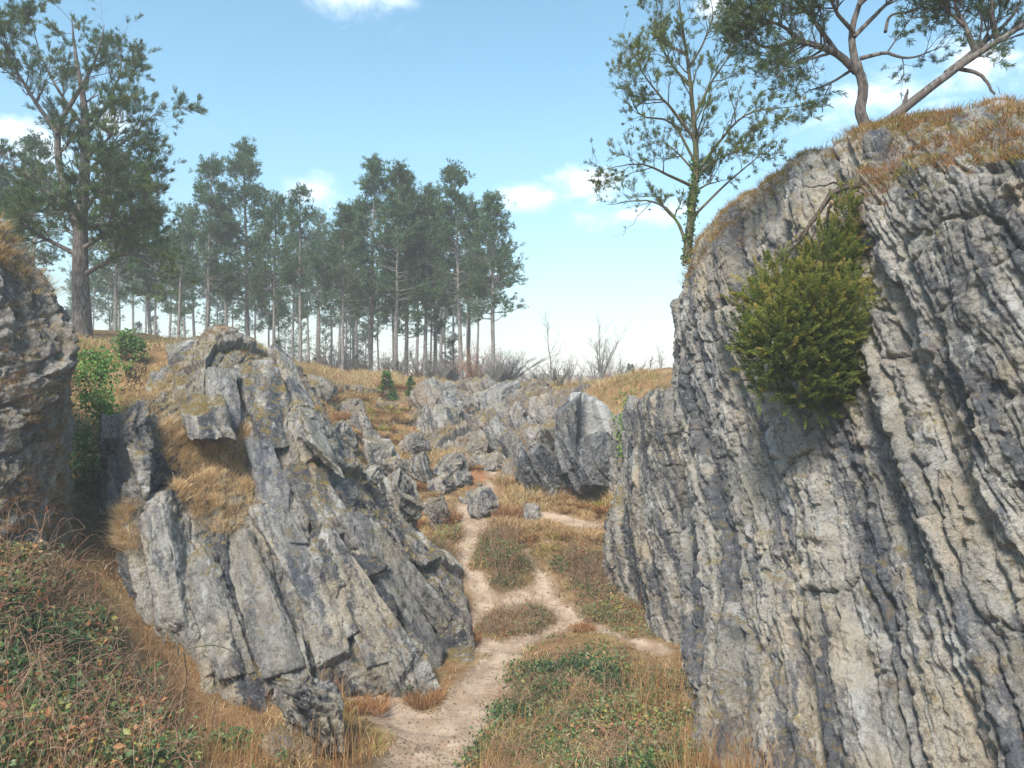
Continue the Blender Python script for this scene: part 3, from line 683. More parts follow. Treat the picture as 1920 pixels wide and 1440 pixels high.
# large near pine on the left
D = 27.; gb = on_ground((157-CX)/FPX*D, D, -.2)
tr = [gb]+L3([(152,560),(150,480),(152,400),(160,300),(158,200),(140,90),(132,25)], D)
limbs = [(tr, .34, .03, .9), (L3([(150,440),(118,345),(108,250),(135,190),(175,120),(195,45)], D, -.8), .17, .02, 1.),
 (L3([(108,250),(60,180),(20,110),(5,60)], D-.4, -1), .09, .015, .9), (L3([(155,330),(200,290),(250,250),(285,215),(312,192)], D, -.6), .08, .012, .7),
 (L3([(156,380),(220,350),(255,332),(290,325)], D, 1.), .08, .012, .8), (L3([(150,470),(210,430),(260,400),(300,380)], D, -1.5), .09, .012, .9),
 (L3([(150,520),(185,500),(240,475),(300,508),(340,515)], D, -1), .10, .012, .8), (L3([(152,410),(100,370),(40,320),(-40,300)], D, 1), .10, .012, 1.),
 (L3([(150,480),(90,450),(30,420),(-50,410)], D, -1), .09, .012, 1.), (L3([(158,260),(205,190),(225,130),(228,70)], D, 1.2), .07, .012, .9),
 (L3([(158,240),(110,170),(80,110),(60,40)], D, .8), .07, .012, .9), (L3([(152,430),(200,420),(240,440),(280,470)], D, 1.5), .08, .012, .9),
 (L3([(154,400),(170,380),(190,340),(230,300)], D, -2.5), .08, .012, .9), (L3([(154,420),(140,390),(110,400),(70,400)], D, -2.5), .08, .012, .9), (L3([(157,300),(180,280),(210,250),(240,180)], D, -2), .07, .012, .8)]
limb_tree('pine_tree', gb, 'large near pine with forked trunk towering at the upper left above the rocks', limbs, (M_BARK, M_NEEDLE), 201, 21, 7, 1.3, .6, 'needle', nl=.27, K=22, nw=.017, tn=4, gap=.05)
# leafy tree at the cliff corner
D = 17.2; gb = W(1287,492,D)
limbs = [([gb]+L3([(1291,455),(1297,390),(1304,310),(1297,210),(1288,120),(1278,50),(1268,-25)], D), .10, .015, 1.1),
 (L3([(1300,350),(1250,328),(1200,312),(1132,322)], D, -.6), .04, .008, .55), (L3([(1290,470),(1268,410),(1225,375),(1145,378)], D, .4), .045, .008, .5),
 (L3([(1296,410),(1360,345),(1420,295),(1462,248)], D, .5), .035, .007, .22), (L3([(1303,330),(1345,270),(1400,215),(1490,205)], D, -.6), .045, .008, .75),
 (L3([(1302,260),(1255,200),(1215,150),(1180,90)], D, -.5), .045, .008, .9), (L3([(1298,230),(1330,160),(1365,110),(1385,60)], D, .5), .04, .008, .8),
 (L3([(1292,160),(1250,110),(1225,60),(1215,20)], D, .7), .035, .008, .8), (L3([(1288,130),(1320,80),(1335,30),(1330,-20)], D, -.5), .03, .008, .8),
 (L3([(1302,320),(1270,290),(1240,270),(1225,272)], D, .5), .03, .007, .5), (L3([(1303,330),(1340,300),(1370,285),(1405,285)], D, -.4), .03, .007, .55),
 (L3([(1300,360),(1330,345),(1350,340),(1362,338)], D, .3), .03, .007, .4), (L3([(1301,300),(1260,230),(1200,210),(1175,120)], D, .2), .035, .007, .5)]
e = limb_tree('pine_tree', gb, 'slender young pine with ivy on its stem at the left corner of the cliff', limbs, (M_BARKM, M_OLIVE), 202, 20, 7, .85, .36, 'needle', nl=.15, K=16, nw=.012, tn=4, up=.2, gap=.12, cf=1.9)
# ivy on its stem
g = np.random.default_rng(9); q = resample(np.array([gb]+L3([(1291,455),(1297,390),(1304,310),(1300,250)], D))-gb, 60)
cen = q[g.integers(0, 48, 1500)]+g.normal(0, .055, (1500, 3)); link('ivy_leaf', leaves(cen, unit(g.normal(0, 1, (1500, 3))), .04*(.6+.8*g.random(1500)), g.random(1500), M_IVY, 'ivy_leaf'), e)['kind'] = 'stuff'
# two pines on the cliff top
D = 13.2; gb = W(1626,248,D)
limbs = [([gb]+L3([(1612,205),(1617,165),(1605,128)], D), .10, .075, 0), (L3([(1606,134),(1565,98),(1500,80),(1440,92),(1385,70)], D, -.5), .075, .012, 1.2),
 (L3([(1606,130),(1598,60),(1620,-30),(1605,-150)], D, .2), .07, .012, 1.1), (L3([(1612,110),(1660,100),(1700,112),(1762,92)], D, -.4), .04, .008, .35),
 (L3([(1606,125),(1560,155),(1520,175),(1490,200)], D, .5), .03, .007, .35), (L3([(1568,98),(1530,45),(1490,0),(1470,-70)], D, -.2), .05, .01, 1.1),
 (L3([(1600,70),(1650,20),(1700,-20),(1740,-80)], D, .6), .045, .01, 1.), (L3([(1500,80),(1470,50),(1430,30),(1400,0)], D, -.7), .04, .008, .9),
 (L3([(1600,60),(1570,20),(1550,-40),(1550,-120)], D, -.9), .04, .01, 1.), (L3([(1560,98),(1530,110),(1480,130),(1450,150)], D, -.9), .03, .008, .5),
 (L3([(1610,10),(1650,-30),(1680,-90),(1690,-150)], D, -.5), .04, .01, 1.), (L3([(1660,60),(1670,30),(1710,20),(1740,10)], D, .3), .03, .007, .4)]
limb_tree('pine_tree', gb, 'twisted spreading pine with open dark crown on the cliff top, beside the leaning trunk', limbs, (M_BARK, M_NEEDLE), 203, 25, 8, .74, .32, 'needle', nl=.14, K=16, nw=.010, tn=3, gap=.12, cf=1.9)
D = 12.4; gb = W(1655,236,D)
limbs = [([gb]+L3([(1720,183),(1800,122),(1880,70),(1960,15),(2060,-60)], D, -.6), .085, .03, .35), (L3([(1775,138),(1850,78),(1905,30),(1940,-40)], D, .3), .06, .012, .9),
 (L3([(1690,208),(1702,180),(1712,163)], D, -.1), .045, .012, 0), (L3([(1795,128),(1835,142),(1868,182)], D, -.3), .035, .018, 0),
 (L3([(1830,100),(1810,50),(1790,0),(1800,-60)], D, .3), .05, .01, 1.3), (L3([(1870,75),(1860,20),(1880,-40),(1900,-90)], D, -.5), .05, .01, 1.3), (L3([(1810,50),(1775,20),(1750,-10),(1740,-50)], D, 0), .03, .008, 1.),
 (L3([(1900,55),(1940,20),(1970,-30),(1990,-80)], D, .5), .04, .01, 1.)]
limb_tree('pine_tree', gb, 'leaning pine with slanting bare trunk at the top right of the cliff', limbs, (M_BARK, M_NEEDLE), 204, 23, 8, .68, .30, 'needle', nl=.14, K=16, nw=.010, tn=3, gap=.0, cf=1.9)

# bare trees, shrubs and young spruces at the rim
def bare_tree(name, px, py, ty, D, seed, label, cat, stems=1, spread=.15, n1=10, lean=0., mat=None, crown=.35, r0=.06, group=None):
    g = np.random.default_rng(seed); b0 = on_ground((px-CX)/FPX*D, D, -.1); H = CAMZ-(ty-HY)/FPX*D-b0[2]; acc = Acc()
    for k in range(stems):
        dx, dy = (g.normal(0, spread, 2) if stems > 1 else (0, 0)); u = np.linspace(0, 1, 8)
        h = H*(1 if k == 0 else .55+.4*g.random())
        c = np.c_[(dx+lean)*u**1.3*h, dy*u**1.3*h, u*h]+np.cumsum(g.normal(0, .012*h, (8, 3)), 0)*u[:, None]
        r = np.linspace(r0, .012, 8); acc.add(*tubes(c[None], r[None], 6))
        c1, q1, _ = spawn(c[None], r[None], n1, crown, .98, .16*h, .36*h, .65, g, .25, .3, 6, .5); acc.add(*tubes(c1, q1, 4))
        c2, q2, _ = spawn(c1, q1, 4, .2, 1., .06*h, .16*h, .6, g, .2, .3, 5, .6); acc.add(*tubes(c2, np.maximum(q2, .006), 3))
    e = empty(name, b0, label, cat, group); link('trunk', acc.mesh('trunk', mat or M_BARKG), e); return e
bare_tree('bare_tree', 1033, 730, 598, 46, 301, 'thin tall leafless tree with one stem, right of the grove', 'tree', 1, n1=8, r0=.07)
bare_tree('bare_tree', 1125, 735, 618, 40, 302, 'bare bushy tree with many upright stems behind the upright slab', 'tree', 7, .22, 9, crown=.25, r0=.055)
bare_tree('bare_tree', 1217, 735, 672, 34, 303, 'small crooked leafless tree beside the cliff edge', 'tree', 1, n1=6, lean=.25, r0=.04)
bare_tree('bare_tree', 1240, 735, 655, 40, 304, 'faint bare sapling against the white sky touching the cliff edge', 'tree', 2, .1, 7, r0=.03)
bare_tree('bare_shrub', 955, 728, 668, 52, 305, 'grey twiggy shrub at the right foot of the grove', 'shrub', 12, .4, 10, crown=.15, r0=.03)
bare_tree('bare_shrub', 1050, 730, 692, 42, 306, 'low dark twiggy shrub at the foot of the thin leafless tree', 'shrub', 9, .45, 8, crown=.15, r0=.03, mat=M_BARKM)
bare_tree('bare_shrub', 1140, 745, 700, 36, 307, 'reddish brown twiggy shrub on top of the upright slab', 'shrub', 12, .4, 8, crown=.1, r0=.02, mat=M_STEM)
bare_tree('bare_shrub', 840, 735, 672, 54, 308, 'brown twiggy shrub between pine trunks above the rocky rim', 'shrub', 14, .5, 9, crown=.1, r0=.02, mat=M_STEM)
bare_tree('bare_shrub', 630, 728, 680, 54, 309, 'brown leafless shrub under the dark bushy pine', 'shrub', 12, .5, 9, crown=.1, r0=.02, mat=M_STEM)
bare_tree('bare_shrub', 560, 725, 668, 60, 310, 'grey leafless shrub at the foot of the lone bare-trunked pine', 'shrub', 12, .5, 9, crown=.1, r0=.02)
bare_tree('bare_shrub', 720, 730, 678, 58, 311, 'grey-brown leafless shrub behind the small bright spruces', 'shrub', 12, .5, 9, crown=.1, r0=.02)
bare_tree('bare_shrub', 905, 732, 660, 57, 312, 'grey leafless shrub behind the outermost grove pine', 'shrub', 12, .45, 9, crown=.1, r0=.02)
for k in range(16):
    g_ = np.random.default_rng(900+k); bare_tree('bare_shrub', 930+330*((k*.618) % 1), 728, 690-24*g_.random(), 60+25*g_.random(), 330+k, 'grey leafless scrub blurred on the far horizon right of the grove', 'shrub', 10, .5, 7, crown=.12, r0=.05, group='far scrub on the horizon')
for k in range(26):
    g_ = np.random.default_rng(960+k); bare_tree('bare_shrub', 300+680*((k*.618+.3) % 1), 728, 684-36*g_.random(), 42+12*g_.random(), 360+k, 'brown-grey leafless brush hiding the feet of the grove trunks', 'shrub', 20, .55, 9, crown=.08, r0=.03, group='brush under the grove', mat=(M_STEM, M_BARKG, M_BARK)[k % 3])
def spruce(px, py, ty, D, seed, label, mat, wide=.34, n=60, nl=.12, K=12):
    g = np.random.default_rng(seed); b0 = on_ground((px-CX)/FPX*D, D, -.05); H = CAMZ-(ty-HY)/FPX*D-b0[2]; acc = Acc()
    c = np.c_[np.zeros((6, 2)), np.linspace(0, H, 6)][None]; r = np.linspace(.03*H, .004*H, 6)[None]; acc.add(*tubes(c, r, 6))
    f = np.sort(g.random(n)); a = g.random(n)*6.28; L = wide*H*(1.05-f)*(.7+.5*g.random(n)); d = np.c_[np.cos(a), np.sin(a), .25-.35*(1-f)]
    br = np.c_[np.zeros((n, 2)), (.04+.95*f)*H][:, None]+d[:, None]*L[:, None, None]*np.linspace(0, 1, 5)[None, :, None]
    acc.add(*tubes(br, np.tile(np.linspace(.008, .003, 5)*H, (n, 1)), 3))
    ce, ax = along(br, 9, .15, g); e = empty('young_spruce', b0, label, 'conifer')
    link('trunk', acc.mesh('trunk', M_BARK), e); link('crown', tufts(ce, ax, nl*H, K, .02*H, g, mat, 'crown', .8), e)
spruce(725, 735, 698, 36.6, 401, 'small bright green young spruce on the rim, left of its twin', M_IVY)
spruce(771, 745, 706, 37.6, 402, 'small dark green young spruce beside the pale rim block', M_IVY, .30)
spruce(1182, 735, 684, 66, 403, 'faint blue-green conifer standing far off in the mist right of the bare bushy tree', M_NEEDLEF, .36, 90)
spruce(1003, 735, 705, 60, 404, 'far small dark conifer left of the thin leafless tree', M_NEEDLEF, .4, 60)

# ------------------------------------------------------------------ boulders and slabs
# the thick beds that stand proud of the large outcrop, each a leaning plate set into it
_opx, _opy = proj(OP); _front = ((np.array([0, 0, CAMZ])-OP)*ON).sum(-1) > 0
def on_rock(px, py):
    d = np.where(_front, (_opx-px)**2+(_opy-py)**2, 1e9); i = np.argsort(d)[:40]
    j = i[np.argmin(OP[i, 1])]; return W(px, py, float(np.median(OP[i, 1]))), unit(ON[i].mean(0))
def plate(x1, y1, x2, y2, wpx, proud, seed, mat):
    r = np.random.default_rng(seed); a, na = on_rock(x1, y1); c, nc = on_rock(x2, y2); m, nm = on_rock((x1+x2)/2, (y1+y2)/2)
    ln = c-a; L = np.linalg.norm(ln); ln = ln/L; n = unit(na+nc+nm); n = unit(n-ln*np.dot(n, ln)); ac = np.cross(n, ln)
    w = wpx*m[1]/FPX*1.1; th = max(.5*w, .35); cen = (a+c)/2*.5+m*.5+n*(proud-th*.5)
    V, F = ico(6); pl, ds = [], []
    for ax in range(3):
        for sg in (-1, 1): q = np.zeros(3); q[ax] = sg; pl.append(unit(q+r.normal(0, .07, 3)))
    ds = list(.62+.05*r.random(6))
    for _ in range(7): pl.append(unit(r.normal(0, 1, 3))); ds.append(.74+.22*r.random())
    pl = np.array(pl); ds = np.array(ds); dt = V@pl.T; rad = np.min(np.where(dt > .05, ds/np.maximum(dt, .05), 9), axis=1)
    M = np.stack([ln, ac, n]); S = np.array([L*1.06, w, th])/2
    P = (V*rad[:, None]/.62*S)@M; N = unit(V/S*S.mean())@M
    d, stw, bed, blk = rockdisp(P+cen, .5, seed % 4, .7, .5, 1., dip_slope, .8)
    P = P+N*d[:, None]
    link('slab', mesh_data('slab', P, [F], mat, {'stw': stw, 'bed': np.clip(bed*.6+.4*r.random(), 0, 1), 'blk': np.full(len(P), r.random())}), OUTCROP, cen)
for k, q in enumerate(((350,650,388,775,72,.10),(412,700,418,812,52,.18),(468,690,528,835,66,.22),(520,668,596,838,56,.20),(586,800,640,880,56,.2),(480,835,542,1010,44,.16),(556,885,640,1000,58,.2),
   (505,960,642,1190,60,.22),(596,1015,748,1228,58,.22),(660,985,815,1242,56,.2),(700,1010,828,1165,42,.15),(590,1095,622,1232,62,.12),(676,1150,716,1242,50,.12),(237,775,242,985,58,.2),(204,805,204,1005,38,.15),
   (290,965,330,1180,52,.18),(372,1055,440,1255,58,.18),(440,1015,530,1245,58,.2),(306,700,296,745,40,.12),(540,1200,560,1290,44,.1))):
    plate(*q, 1200+k, (ROCK_L, ROCK_S, ROCK_L, ROCK_R)[k % 4])
def rk(px, py, wpx, hpx, label, seed, tilt=.3, dep=1.0, mat=None, box=.72, cat='boulder', D=None, name='boulder', amp=.75, sc=.55, group=None, sub=6, yaw=None, cuts=16):
    if D is None: D = float(ground_at(px, py+hpx*.30)[1])
    c = W(px, py, D); w, h = wpx/FPX*D, hpx/FPX*D
    return boulder(name, c, (w, dep*(w+h)/2, h), mat or ROCK_L, label, cat, seed, tilt, (seed % 7)*.25-.7 if yaw is None else yaw, sub, box, amp, group, sc, cuts=cuts)
rk(906,948,48,52,'isolated grey boulder with white foot lying beside the upper path',501,.1,mat=ROCK_S,box=.68)
rk(742,942,62,112,'blue-grey rounded boulder leaning on the right flank of the large outcrop',502,-.25,mat=ROCK_L,box=.7,D=20.6)
rk(692,925,52,70,'mossy-topped small boulder left of the blue-grey rounded boulder',503,-.2,D=20.8,mat=ROCK_L)
rk(722,868,36,96,'narrow tilted blue-grey slab sticking out of the grassy slope',504,-.5,.9,cat='slab',name='rock_slab')
rk(668,782,44,62,'dark leaning slab near the top of the grassy slope',505,-.4,.9,mat=ROCK_D,cat='slab',name='rock_slab')
rk(640,948,50,70,'pale square block wedged in the right flank of the large outcrop',506,-.1,mat=ROCK_S,D=17.2)
rk(816,748,72,56,'large pale block on the rim right of the young spruces',507,.1,mat=ROCK_S)
rk(830,795,84,58,'broad grey boulder just below the large pale rim block',508,.2,mat=ROCK_L)
rk(872,765,44,60,'upright brown-grey stone in the middle of the rim',509,-.2,mat=ROCK_D)
rk(930,764,76,66,'big pale cracked block on the rim right of the upright brown stone',510,-.3,mat=ROCK_S)
rk(976,796,48,66,'dark stone below the right end of the big pale rim block',511,-.5,mat=ROCK_D)
rk(940,826,34,78,'thin slab leaning left in the red rubble below the rim',512,-.65,.8,cat='slab',name='rock_slab',mat=ROCK_S)
rk(968,848,30,84,'second thin leaning slab, right of the one in the red rubble',513,-.6,.8,cat='slab',name='rock_slab',mat=ROCK_L)
rk(900,836,60,42,'flat reddish stone in the rubble below the rim',514,-.5,mat=ROCK_D)
rk(885,800,40,36,'small reddish stone under the upright brown rim stone',515,.3,mat=ROCK_D)
rk(845,880,64,40,'mossy layered block on the slope above the isolated boulder',516,-.5,mat=ROCK_L)
rk(868,900,36,28,'small pale stone at the right end of the mossy layered block',517,.1,mat=ROCK_S)
rk(832,910,40,36,'grey stone below the mossy layered block',518,-.3,mat=ROCK_L)
rk(775,835,46,44,'brown stone half buried on the slope left of the mossy layered block',519,-.3,mat=ROCK_D)
rk(780,880,50,50,'grey slope stone between the narrow tilted slab and the mossy block',520,-.4,mat=ROCK_L)
rk(820,968,36,62,'dim upright stone beside the left path branch, left of the isolated boulder',521,-.2,mat=ROCK_D)
rk(992,888,42,88,'dark leaning slab in the hollow, leftmost of the dark slabs',522,-.3,.9,cat='slab',name='rock_slab',mat=ROCK_B)
rk(1022,884,44,96,'dark leaning slab in the middle of the hollow wall',523,-.35,.9,cat='slab',name='rock_slab',mat=ROCK_B)
rk(1008,826,46,50,'dark green-grey stone above the leaning slabs of the hollow',524,-.2,mat=ROCK_D)
rk(1000,962,34,34,'small grey stone at the edge of the sandy hollow floor',525,-.3,mat=ROCK_S)
rk(1000,752,50,30,'flat grey stone on the rim right of the big pale cracked block',526,.1,mat=ROCK_L)
rk(1040,752,46,30,'brownish stone on the rim left of the upright slab',527,.0,mat=ROCK_D)
rk(950,738,36,22,'small lichen-covered stone on top of the big pale cracked block',528,.1,mat=ROCK_L,D=39)
rk(700,830,30,40,'small dark stone among yellow moss high on the slope',529,-.3,mat=ROCK_D)
rk(640,820,40,60,'grey stone beside the upper right edge of the large outcrop',530,-.5,mat=ROCK_L)
rk(920,870,40,24,'flat stone lying in the red earth above the isolated boulder',531,-.3,mat=ROCK_D)
g = np.random.default_rng(5)
for k in range(22):
    px = 785+275*((k*.618+.2) % 1); py = 742+ (78*g.random()**1.5)*(1 if px > 850 else .6)
    rk(px, py, 26+34*g.random(), 34+40*g.random(), 'weathered grey block in the broken wall along the far rim', 560+k, -.6+.5*g.random(), 1., (ROCK_S, ROCK_L, ROCK_D, ROCK_M)[k % 4], group='blocks of the broken rim wall', sub=5)
# upright slab, bulge and its neighbours
cols = [
 [(1085,980,29.5),(1080,900,29.5),(1075,850,29.6),(1078,800,29.8),(1080,765,30),(1084,745,30.4)],
 [(1052,980,27.2),(1052,905,27.2),(1056,850,27.3),(1060,800,27.5),(1064,765,27.7),(1070,742,28)],
 [(1082,990,26.8),(1082,905,26.8),(1084,850,27.0),(1086,800,27.1),(1088,760,27.2),(1092,738,27.5)],
 [(1098,990,27.1),(1098,905,27.1),(1098,850,27.2),(1100,800,27.3),(1102,765,27.4),(1106,742,27.7)],
 [(1130,990,27.0),(1130,905,27.0),(1132,850,27.1),(1134,800,27.2),(1134,775,27.3),(1134,757,27.6)],
 [(1152,990,27.1),(1152,905,27.1),(1154,850,27.2),(1156,812,27.3),(1152,788,27.5),(1146,772,27.8)],
 [(1172,985,27.8),(1172,905,27.8),(1172,860,28),(1170,830,28.2),(1164,805,28.5),(1156,786,28.8)],
 [(1180,980,30),(1180,905,30),(1178,860,30),(1172,830,30),(1164,805,30),(1156,786,30)]]
net_rock('rock_slab', cols, [[(0,.9,-.1),(0,2.5,-.8)]]*8, 220, 240, ROCK_P, 'tall upright pale slab with flat face at the back of the gap', 'slab', 71, .3, vw=[.3,1,1,1,.6,.4,.2], sc=.6, joint=.7)
rk(1068,822,40,120,'dark narrow pillar on the left side of the upright pale slab',541,.03,1.0,mat=ROCK_B,box=.62,D=26.9,cat='slab',name='rock_slab',amp=.3,cuts=3)
rk(1104,880,112,135,'dark rounded bulge of rock under the upright pale slab',542,.05,.9,mat=ROCK_B,box=.84,D=26.6,amp=.8,sub=7,cuts=26)
rk(1160,900,60,110,'grey stepped rock between the dark bulge and the buttress',543,-.2,.9,mat=ROCK_L,D=26.4)
rk(1205,810,50,120,'pale block top of the gap wall next to the green ivy strip',544,-.1,.9,mat=ROCK_S,D=23.5,box=.66)
rk(1150,815,36,70,'small pale slab on the right shoulder of the upright slab',545,.1,.8,mat=ROCK_S,D=27.5,cat='slab',name='rock_slab')
# foreground ledge left
rk(585,1335,105,190,'low pale rock with dark hollow beneath in the left foreground grass',550,-.62,1.1,mat=ROCK_L,D=11.9,amp=1.0,sub=7,box=.8,cuts=24)
rk(545,1400,90,60,'dark half-buried stone at the foot of the low pale foreground rock',552,.2,1.1,mat=ROCK_D,D=11.4)
rk(1650,285,44,78,'small upright grey stone set in the grassy cliff edge under the twisted pine',551,.15,.8,mat=ROCK_S,D=11.9,box=.7,amp=.25)

# loose stones strewn over the slope, copies of a few
g = np.random.default_rng(88); src = []
for k in range(5):
    o = boulder('loose_stone', (0, 0, -20), (.5, .42, .34), [ROCK_M, ROCK_L, ROCK_D, ROCK_M, ROCK_S][k], 'small loose stone strewn over the grassy slope of the hollow', 'stone', 700+k, .3*k, .4*k, 4, .72, .5, 'loose stones on the slope', .35, cuts=16); src.append(o)
for k in range(230):
    px, py = 600+440*g.random(), 755+190*g.random()
    if k > 70: px, py = 780+250*g.random(), 740+120*g.random()
    if k > 140: px, py = 840+120*g.random(), 790+90*g.random()
    o = src[k] if k < 5 else src[k % 5].copy()
    if k >= 5: C.objects.link(o)
    p = ground_at(px, py, 22.); f = .45+1.0*g.random()**2.
    o.location = (float(p[0]), float(p[1]), float(p[2])+.02); o.scale = (f, f, f*(.7+.5*g.random())); o.rotation_euler = (.5*g.random(), .9*g.random()-.2, 6.28*g.random())

# ------------------------------------------------------------------ ground cover
def inpoly(px, py, poly):
    poly = np.array(poly); res = np.zeros(px.shape, bool); j = len(poly)-1
    for i in range(len(poly)):
        xi, yi = poly[i]; xj, yj = poly[j]
        res ^= ((yi > py) != (yj > py)) & (px < (xj-xi)*(py-yi)/((yj-yi) or 1e-9)+xi); j = i
    return res
g = np.random.default_rng(77)
# sample visible ground points with density falling with distance
def ground_pts(n, x0, x1, y0, y1, g, bias=1.6):
    y = y0+(y1-y0)*g.random(n)**bias; hw = .80*y; x = np.clip(x0+(x1-x0)*g.random(n), -hw, hw*.8)
    return x, y, height(x, y)
x, y, z = ground_pts(360000, -14, 6, 8, 43, g)
m = path_mask(x, y); k = m < -.02+.05*g.standard_normal(len(m)); x, y, z, m = x[k], y[k], z[k], m[k]
cl = fbm(P3(x*.9, y*.9), 3, 91); cl2 = fbm(P3(x*.45+9, y*.45), 3, 92)
ru = np.full(len(x), -1.)
for px, py, r in ((870,815,2.2),(905,850,1.8),(880,890,1.2),(930,835,1.6),(790,790,1.)):
    c = ground_at(px, py, 20.); ru = np.maximum(ru, 1-np.hypot(x-c[0], y-c[1])/r)
k = g.random(len(x)) < np.clip(.45+.6*cl, .06, 1)*(1-.8*smooth(0, .5, ru)); x, y, z, cl, cl2, m = x[k], y[k], z[k], cl[k], cl2[k], m[k]
base = np.c_[x, y, z-.02]; n = len(x); up = unit(np.c_[g.normal(0, .25, (n, 2)), np.ones(n)])
h = (.09+.24*g.random(n)**1.5)*(.6+1.1*np.clip(cl, 0, 1))*(1-.5*np.exp(-np.maximum(-m, 0)/.2)); wd = .006+.006*g.random(n)+y*.0004; h *= 1+.5*smooth(18, 26, y)
kind = cl2+.35*g.standard_normal(n)
for nm, sel, mat, lab in (('dry_grass', kind > -.05, M_STRAW, 'pale dry grass covering the slopes and floor of the hollow'), ('rust_grass', (kind <= -.05) & (kind > -.55), M_RUST, 'reddish brown dead grass patches on the slopes'), ('green_grass', kind <= -.55, M_GREEN, 'olive green short grass patches beside the paths')):
    o = link(nm, blades(base[sel], up[sel], h[sel], wd[sel], .5+.5*g.random(sel.sum()), np.clip(.55+.3*cl[sel]+.25*g.standard_normal(sel.sum()), 0, 1), mat, nm)); set_props(o, lab, 'grass', kind='stuff')
# tall stalks in the foreground
x, y, z = ground_pts(22000, -9, 7, 8.0, 14.5, g, 1.2); px, py = proj(np.c_[x, y, z])
k = (path_mask(x, y) < -.12) & (fbm(P3(x*.8, y*.8), 2, 95) > -.1) & ((px > -300) & (px < 1800)) & ~inpoly(px, py, [(640,1230),(900,1230),(940,1300),(900,1440),(700,1440),(640,1300)])
x, y, z = x[k], y[k], z[k]; n = len(x)
o = link('tall_grass', blades(np.c_[x, y, z], unit(np.c_[g.normal(0, .14, (n, 2)), np.ones(n)]), (.35+.7*g.random(n)**1.5)*np.where(x > 2, 1.25, np.where(x < -3.6, .6, 1)), .006+.004*g.random(n), .25*g.random(n)+.1, .25+.75*g.random(n), M_RUST, 'tall_grass')); set_props(o, 'tall thin brown grass stalks along the bottom of the photo', 'grass', kind='stuff')

def thicket(name, x, y, z, hgt, label, cat, kind=None, leafn=9, ls=.035, stems=.35, g=g, mat=None, loc=None, group=None, hue=(0, 1)):
    """bramble mass: arching stems plus leaves over the given ground points"""
    n = len(x); base = np.c_[x, y, z]; cs = base[g.random(n) < stems]; ns = len(cs)
    a = g.random(ns)*6.28; L = .3+.7*g.random(ns); hh = hgt*(.7+.9*g.random(ns)+2.0*(g.random(ns) < .12))
    u = np.linspace(0, 1, 8)[None, :, None]
    cv = cs[:, None]+np.c_[np.cos(a), np.sin(a), np.zeros(ns)][:, None]*(L[:, None, None]*u*.8)+np.array([0, 0, 1.])*(hh[:, None, None]*np.sin(u*(1.4+1.2*g.random((ns, 1, 1)))))*1.1+np.cumsum(g.normal(0, .022, (ns, 8, 3)), 1)
    org = np.array(loc) if loc is not None else np.zeros(3)
    sv, sf = tubes(cv-org, np.tile(np.linspace(.0055, .003, 8), (ns, 1)), 3)
    # leaves gather in clumps: some clumps green, some bronze or withered
    cm = fbm(base*1.6, 3, 14); cb = base[g.random(n) < np.clip(.55+1.5*cm, .05, 1)]; kk = leafn; cen = np.repeat(cb, kk, 0); m = len(cen)
    hl = hgt*np.clip(.75+.9*fbm(cen*1.1, 2, 15), .25, 1.5)
    cen = cen+np.c_[g.normal(0, .12, (m, 2)), hl*(g.random(m)**.8)*1.05]
    r = np.clip(.36+.42*fbm(cen*.9, 3, 12)+.24*g.standard_normal(m), 0, 1)*(hue[1]-hue[0])+hue[0]
    sz = ls*(.35+1.4*g.random(m)**2)
    lm = leaves(cen-org, unit(g.normal(0, .8, (m, 3))+[0, -.2, .7]), sz, r, mat or M_BRAM, 'leaf')
    qb = base[fbm(base*1.4+7, 3, 17) > -.05]; nb_ = len(qb); q = np.repeat(qb, 6, 0)+np.c_[g.normal(0, .14, (nb_*6, 2)), np.zeros(nb_*6)]; nq = len(q)
    bl = blades(q-org, unit(np.c_[g.normal(0, .35, (nq, 2)), np.ones(nq)]), hgt*(.5+.9*g.random(nq)), .008+.005*g.random(nq), .3+.7*g.random(nq), np.clip(.45+.3*g.standard_normal(nq), 0, 1), M_DEAD, 'dead_grass')
    e = empty(name, org, label, cat, group)
    if kind: e['kind'] = kind
    o1 = link('stem', mesh_data('stem', sv, [sf], M_STEM), e); o2 = link('foliage', lm, e)
    o1['kind'] = 'stuff'; o2['kind'] = 'stuff'; link('dead_grass', bl, e)['kind'] = 'stuff'
    return e
def region(poly, n, g, near=7.):
    """ground points whose projection falls in a polygon of the survey photo"""
    pl = np.array(poly); G = np.array([ground_at(*p, near=near) for p in poly]); lo, hi = G.min(0)-.5, G.max(0)+.5
    X_, Y_ = [], []; t = 0
    while t < n:
        x = lo[0]+(hi[0]-lo[0])*g.random(n*2); y = lo[1]+(hi[1]-lo[1])*g.random(n*2); z = height(x, y); px, py = proj(np.c_[x, y, z]+fbm(P3(x*1.3, y*1.3), 3, 55)[:, None]*[.5, .8, 0]+g.normal(0, .14, (len(x), 3))); k = inpoly(px, py, poly) & (path_mask(x, y) < -.06)
        if not k.any(): break
        X_.append(x[k]); Y_.append(y[k]); t += k.sum()
    x = np.concatenate(X_)[:n]; y = np.concatenate(Y_)[:n]; return x, y, height(x, y)
x, y, z = region([(-150,1060),(40,1070),(130,1100),(200,1200),(270,1320),(350,1400),(420,1520),(-300,1520)], 5200, g)
set_props(thicket('bramble_thicket', x, y, z, .30, 'dense tangled thicket of brambles and reddish twigs filling the lower left corner', 'brambles', leafn=30, ls=.038, stems=.38))
x, y, z = region([(935,1330),(975,1275),(1060,1232),(1180,1240),(1260,1280),(1290,1440),(1300,1500),(880,1500),(900,1400)], 3600, g)
